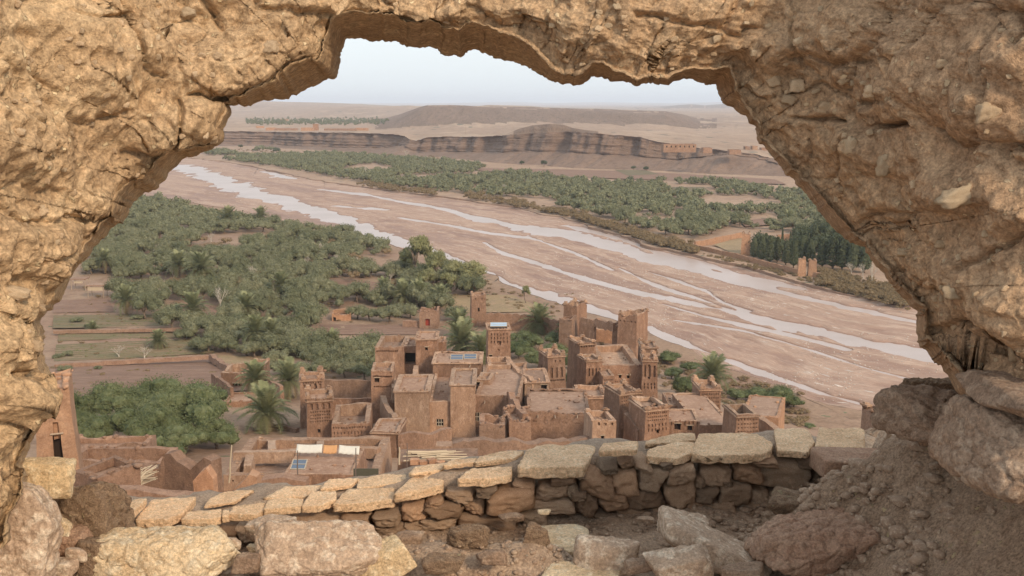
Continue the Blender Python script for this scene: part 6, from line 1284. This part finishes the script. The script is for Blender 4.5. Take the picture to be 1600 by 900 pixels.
for a in [(345, 486, 52, "tallest leafless pale tree, whitest in the near grove"), (396, 440, 34, "leafless pale tree with vertical twigs left of the grove centre"), (272, 440, 34, "leafless pale tree at the grove's left, behind the palms"), (478, 420, 26, "leafless pale tree near the grove centre, fanned crown"), (186, 560, 28, "leafless bush standing in the green beds", 'n', 1.6), (226, 562, 30, "leafless bush at the right edge of the green beds", 'n', 1.7), (450, 436, 26, "small leafless tree right of the grove's fanned one", 'n', 1.3),
          (420, 428, 30, "pale bare tree half hidden in the near grove, above the garden palms"), (500, 398, 24, "pale bare tree in the upper near grove, right of centre", 'n', 1.3), (376, 402, 26, "pale bare tree in the upper near grove, left of centre", 'n', 1.2), (560, 418, 22, "pale bare tree by the brown plot near the poplars", 'n', 1.3), (528, 412, 20, "small pale bare tree left of the brown plot", 'n', 1.3), (790, 300, 16, "bare whitish tree at the front of the far grove", 'f', 1.3),
          (240, 395, 24, "pale bare tree high on the left flank of the near grove", 'n', 1.4), (330, 380, 22, "pale bare tree in the upper left of the near grove", 'n', 1.4), (470, 455, 24, "pale bare tree low in the middle of the near grove", 'n', 1.3), (610, 440, 18, "small bare tree beside the brown plot", 'n', 1.4), (660, 268, 14, "pale bare tree inside the far grove below the gap in the cliff", 'f', 1.5), (1090, 330, 14, "pale bare tree in the right part of the far grove", 'f', 1.5), (870, 312, 14, "pale bare tree at the river side of the far grove, centre", 'f', 1.5),
          (572, 276, 22, "leafless pale tree in the far grove, left one", 'f'), (942, 338, 24, "bare white tree standing by the far river bank", 'f'), (634, 246, 15, "pale bare crown in front of the dark cliff, left", 'f', 1.4), (690, 254, 13, "pale bare crown in front of the dark cliff, right", 'f', 1.4), (1362, 444, 44, "tall bare poplar beside the arch at the right", 'f', .7), (1348, 440, 38, "bare poplar left of the tall one at the right", 'f', .7), (1330, 430, 26, "grey bare tree right of the conifers", 'f', 1.4), (1004, 295, 14, "thin bare tree far in the right grove", 'f')]:
    bare_tree(*a)
# date palms: every frond is a part
def frond(seed, L=3.0, droop=1.0):
    g_ = random.Random(seed); V = []; F = []; n = 12; pts = []
    for i in range(n + 1):
        t = i / n; pts.append(np.array([t * L * (1 - .18 * droop * t), 0, L * (.55 * t - .85 * droop * t * t)]))
    for i in range(n):
        a, b_ = pts[i], pts[i + 1]; k = len(V); w = .05 * (1 - i / n) + .015; V += [a + [0, w, 0], a - [0, w, 0], b_ - [0, w * .9, 0], b_ + [0, w * .9, 0]]; F.append((k, k + 1, k + 2, k + 3))
        if i < 1: continue
        ll = .70 * math.sin(math.pi * (.12 + .85 * i / n)) ** .7
        for sd_ in (-1, 1):
            for o in (0, .25, .5, .75):
                p = a + (b_ - a) * o; tip = p + np.array([.38 * ll, sd_ * ll * .85, -.10 * ll + g_.uniform(-.06, .12)]); k = len(V)
                V += [p, p + np.array([.085, 0, 0]), tip]; F.append((k, k + 1, k + 2))
    return V, F
FR = [mesh('frond', *frond(i, 3.0, d), M['palm'], False) for i, d in enumerate((.55, .9, 1.25))]; FRD = [mesh('frond', *frond(9, 2.6, 1.6), M['palm_dry'], False)]
TK = MB()
for i in range(12): TK.tube((0, 0, i * .25 - .2), (0, 0, i * .25 + .1), .26 - .004 * i, .20 - .004 * i, 7)
PT = mesh('trunk', *TK.arr(), M['bark'])
def palm(px, py, w, trunk_px, lab, dry=.12, bank='n', full=58, D=None):
    """px, py = foot of the palm, w = crown width in px"""
    if bank == 'n': p = GP(px, py) if D is None else P(px, py, D)
    else: x, y = to_world2(px, py, 1.0); p = np.array([x, y, 1.0])
    s = w * p[1] / F_PX / 4.3; th_ = trunk_px * p[1] / F_PX; g_ = random.Random(int(px * 3 + py)); e = empty('date_palm', tuple(p), 0, label=lab, cat="palm", group="date palms in the gardens")
    t_o = link('trunk', PT, e); t_o.scale = (s, s, max(.3, th_ / 2.8))
    for i in range(full):
        u = (i + .5) / full; el = math.radians(80 - 105 * u + g_.uniform(-6, 6)); az = i * 2.39996 + g_.uniform(-.2, .2)
        d = u > 1 - dry; me = FRD[0] if d else FR[min(2, int(u * 3))]
        o = link('frond', me, e, (0, 0, th_)); o.rotation_euler = (0, -el + .15, az); k = s * g_.uniform(.82, 1.08); o.scale = (k, k, k)
for a in [(418, 672, 84, 26, "biggest palm of the near gardens, above the terrace house"), (400, 622, 56, 30, "palm directly behind the biggest near palm"), (452, 620, 60, 26, "dark palm left of the slim twin tower"), (722, 560, 72, 22, "pale-fronded palm between capped block and blue-roofed tower"), (752, 566, 56, 16, "smaller palm touching the blue-roofed tower"), (718, 528, 46, 20, "dark palm left of the garden watchtower"), (843, 520, 56, 14, "palm left of the tall ruin towers"), (1112, 610, 64, 22, "lone full palm beyond the kasbah towers by the river"), (303, 505, 52, 22, "round-headed palm in the middle of the near gardens"), (316, 450, 50, 30, "palm rising from the olive grove above the gardens"), (198, 492, 40, 24, "palm beside the field shelters"), (400, 548, 48, 30, "palm right of the garden path, dark trunk showing"), (425, 545, 42, 24, "palm beside the dark-trunked palm"), (630, 480, 44, 18, "leaning palm in the dark thicket above the village"), (655, 478, 40, 18, "palm right of the leaning palm in the dark thicket"), (690, 478, 36, 14, "small palm above the red-doored ruin"), (357, 352, 32, 12, "small palm at the upper edge of the near grove"), (408, 350, 30, 10, "dry palm on the sandy strip by the river"), (165, 428, 30, 22, "reddish-trunked palm left of the near grove"), (868, 600, 34, 8, "low palm bush left of the arched tower"), (280, 440, 40, 26, "palm at the left edge of the near grove, above the shelters"), (440, 470, 40, 24, "palm in the middle of the near grove, below the bare trees"), (385, 500, 44, 20, "palm between the round-headed palm and the grove centre"), (600, 470, 34, 18, "palm left of the leaning palms in the thicket"), (520, 555, 38, 20, "palm poking from the dark tree row behind the houses"), (248, 545, 34, 12, "low palm on the earth bank right of the green beds"), (146, 520, 22, 6, "dry palm tuft in the vegetable plots"), (880, 528, 30, 10, "small palm against the back-left ruin tower")]:
    palm(*a)
palm(1232, 352, 22, 12, "dark palm behind the walled garden", .0, 'f', 26)
# garden shrubs
for i, (px, py, w, lab) in enumerate([(120, 504, 24, "round shrub on the upper bed of the green plots"), (108, 556, 24, "shrub at the left edge of the green plots"), (100, 580, 26, "pale shrub low at the left of the green plots"), (140, 512, 20, "shrub beside the dry palm tuft in the plots"), (152, 578, 18, "small shrub in the bright green bed"), (215, 500, 24, "shrub right of the upper beds"), (268, 420, 30, "shrub of reddish twigs at the grove's left side"), (190, 520, 20, "olive shrub between two beds"), (90, 560, 22, "greyish shrub touching the left wall's edge")]):
    put('garden_shrub', lab, "shrub", OV[i % 6], px, py, w, .6, "shrubs in the vegetable plots", seed=i)
for i, (px, py, w, lab) in enumerate([(815, 258, 10, "left one of two dark trees at the cliff foot"), (850, 260, 14, "right one of two dark trees at the cliff foot"), (1183, 272, 7, "small dark tree on the right end of the cliff foot"), (376, 232, 9, "lone dark tree left before the cliff"), (1010, 268, 12, "dark bush by the little green field below the cliff"), (990, 266, 10, "smaller dark bush by the little green field below the cliff"), (432, 240, 14, "dark tree at the far left of the far grove")]):
    x, y = to_world2(px, py, 1.0); tree('dark_tree', lab, "tree", DV[i % 2], (x, y, 1.0), w * y / F_PX / 5.2, i, "isolated dark trees near the cliff")
# stuff: tan brush along the far bank, scrub on the near bank, plateau palm grove
def brush(name, label, items, mat, seed, hz=.5):
    g_ = np.random.RandomState(seed); L = [crown(300 + i, 1.6, 1.7, 6, 220, .20, z0=.0, up=1.2, aspect=.3) for i in range(4)]; VV = []; FF = []; n = 0
    for (x, y, z, s) in items:
        v, f = L[g_.randint(4)]; v = rotz(v * [s, s, s * hz * g_.uniform(.8, 1.3)], g_.uniform(0, 6.3)) + [x, y, z - .1]; VV.append(v); FF.append(f + n); n += len(v)
    return link(name, quad_mesh(name, np.concatenate(VV), np.concatenate(FF), M[mat]), kind='stuff', label=label)
it = []; g_ = np.random.RandomState(77)
line = [(560, 290), (640, 300), (740, 312), (830, 326), (900, 342), (960, 360), (1020, 380), (1085, 396)]
for k in range(520):
    t = g_.rand(); i = min(int(t * 7), 6); f = t * 7 - i; px = line[i][0] * (1 - f) + line[i + 1][0] * f; py = line[i][1] * (1 - f) + line[i + 1][1] * f - abs(g_.normal(0, 6)) * .8 + 1.5
    if vn(np.array([[px * .02, 0, 0]]), 9)[0] < -.35: continue
    x, y = to_world2(px, py, 1.0); it.append((x, y, .9, g_.uniform(.8, 2.0)))
for k in range(260):
    px = g_.uniform(1275, 1420); py = 432 + (px - 1275) * .27 + g_.uniform(-14, 14); x, y = to_world2(px, py, 1.0); it.append((x, y, .9, g_.uniform(.6, 1.5)))
for k in range(120):
    px = g_.uniform(1100, 1290); py = 392 + (px - 1100) * .25 + g_.uniform(1, 9); x, y = to_world2(px, py, 1.0); it.append((x, y, .8, g_.uniform(.3, .9)))
for k in range(160):
    px = g_.uniform(330, 700); py = 236 + (px - 330) * .03 + g_.uniform(-4, 6); x, y = to_world2(px, py, 1.0); it.append((x, y, .9, g_.uniform(.6, 1.3)))
brush('dry_undergrowth', "rusty dry brush lining the far river bank", it, 'dryshrub', 4, .8)
it = []
for k in range(420):
    px = g_.uniform(90, 900); py = g_.uniform(330, 600)
    p = GP(px, py)
    if vn(np.array([[p[0] * .05, p[1] * .05, 2.]]), 12)[0] < -.05 or inpoly(np.array([px]), np.array([py]), [(82, 470), (345, 470), (420, 620), (82, 640)])[0]: continue
    if py < 315 + (px - 235) * .19 + 14: continue
    it.append((p[0], p[1], p[2], g_.uniform(.3, .8)))
for k in range(90):
    px, py = g_.choice([300, 420, 560, 480, 350, 270]) + g_.normal(0, 26), g_.uniform(372, 470); p = GP(px, py)
    if inpoly(np.array([px]), np.array([py]), N1)[0]: it.append((p[0], p[1], p[2] + .8, g_.uniform(1.2, 2.1)))
for k in range(240):
    px = g_.uniform(1020, 1260); py = 560 + (px - 1040) * .30 + g_.uniform(-6, 46); p = GP(px, py); it.append((p[0], p[1], p[2], g_.uniform(.25, .8)))
for k in range(120):
    px = g_.uniform(640, 960); py = 430 + max(0, px - 760) * .42 + g_.uniform(8, 34); p = GP(px, py); it.append((p[0], p[1], p[2], g_.uniform(.25, .7)))
brush('garden_undergrowth', "low dry scrub between trees and along the near river bank", it, 'dryshrub', 5, .6)
it = []
for (x0, x1, y0, y1, nrow) in ((96, 292, 519, 531, 3), (92, 322, 538, 560, 5), (90, 250, 495, 510, 3)):
    for r in range(nrow):
        for k in range(34):
            if g_.rand() < .35: continue
            px = x0 + (x1 - x0) * (k + g_.rand() * .8) / 34; py = y0 + (y1 - y0) * (r + .5) / nrow + g_.normal(0, .5); p = GP(px, py); it.append((p[0], p[1], p[2] + .1, g_.uniform(.12, .34)))
brush('vegetable_rows', "rows of low crops growing in the garden beds", it, 'poplar', 7, .6)
it = []
for k in range(170):
    px, py = g_.uniform(84, 345), g_.uniform(470, 620); p = GP(px, py); it.append((p[0], p[1], p[2] + .1, g_.uniform(.2, .6)))
brush('garden_weeds', "dry weeds and straw heaps strewn over the plots", it, 'dryshrub', 8, .4)
it = []
for k in range(620):
    px = g_.uniform(385, 605); py = g_.normal(191, 2.6)
    if py > 197 or py < 184: continue
    q = plateau_point(px, py); it.append((q[0], q[1], q[2], g_.uniform(1.2, 2.6)))
brush('distant_palm_grove', "thin dark green palm grove strung across the left plateau", it, 'olive', 6, 1.2)
# pale cobbles scattered over the gravel bars
g_ = np.random.RandomState(3); oc, of = ico(1); VV = []; FF = []; n = 0
nC = 5200; ii = g_.randint(0, nS * nT, nC * 3); okc = (depth[ii] + wob[ii] > 1.2) & (by[ii] < 330) & (vn(np.stack([bx[ii] * .04, by[ii] * .04, 0 * by[ii]], 1), 8) > -.15); ii = ii[okc][:nC]
for i in ii:
    s = .06 + .20 * g_.rand() ** 3; v = oc[:, :] * np.array([s, s * g_.uniform(.6, 1), s * .6]) + [bx[i] + g_.uniform(-.6, .6), by[i] + g_.uniform(-.6, .6), bz[i] + .03]; VV.append(v); FF.append(of + n); n += len(v)
link('river_cobbles', mesh('river_cobbles', np.concatenate(VV), np.concatenate(FF), M['cobble']), kind='stuff')

# ============================================================ AIR
m = bpy.data.materials.new('haze'); m.use_nodes = True; t = m.node_tree; t.nodes.clear()
out = t.nodes.new("ShaderNodeOutputMaterial"); pv = t.nodes.new("ShaderNodeVolumePrincipled")
pv.inputs["Color"].default_value = (.76, .86, 1.0, 1); pv.inputs["Density"].default_value = 1.0e-4; pv.inputs["Anisotropy"].default_value = 0.0
t.links.new(pv.outputs[0], out.inputs["Volume"])
hz = MB(); hz.box((0, 16000, 85), (110000, 56000, 178))
ho = link('haze', mesh('haze', *hz.arr(), m, False), kind='stuff')
S.cycles.volume_step_rate = 1.0
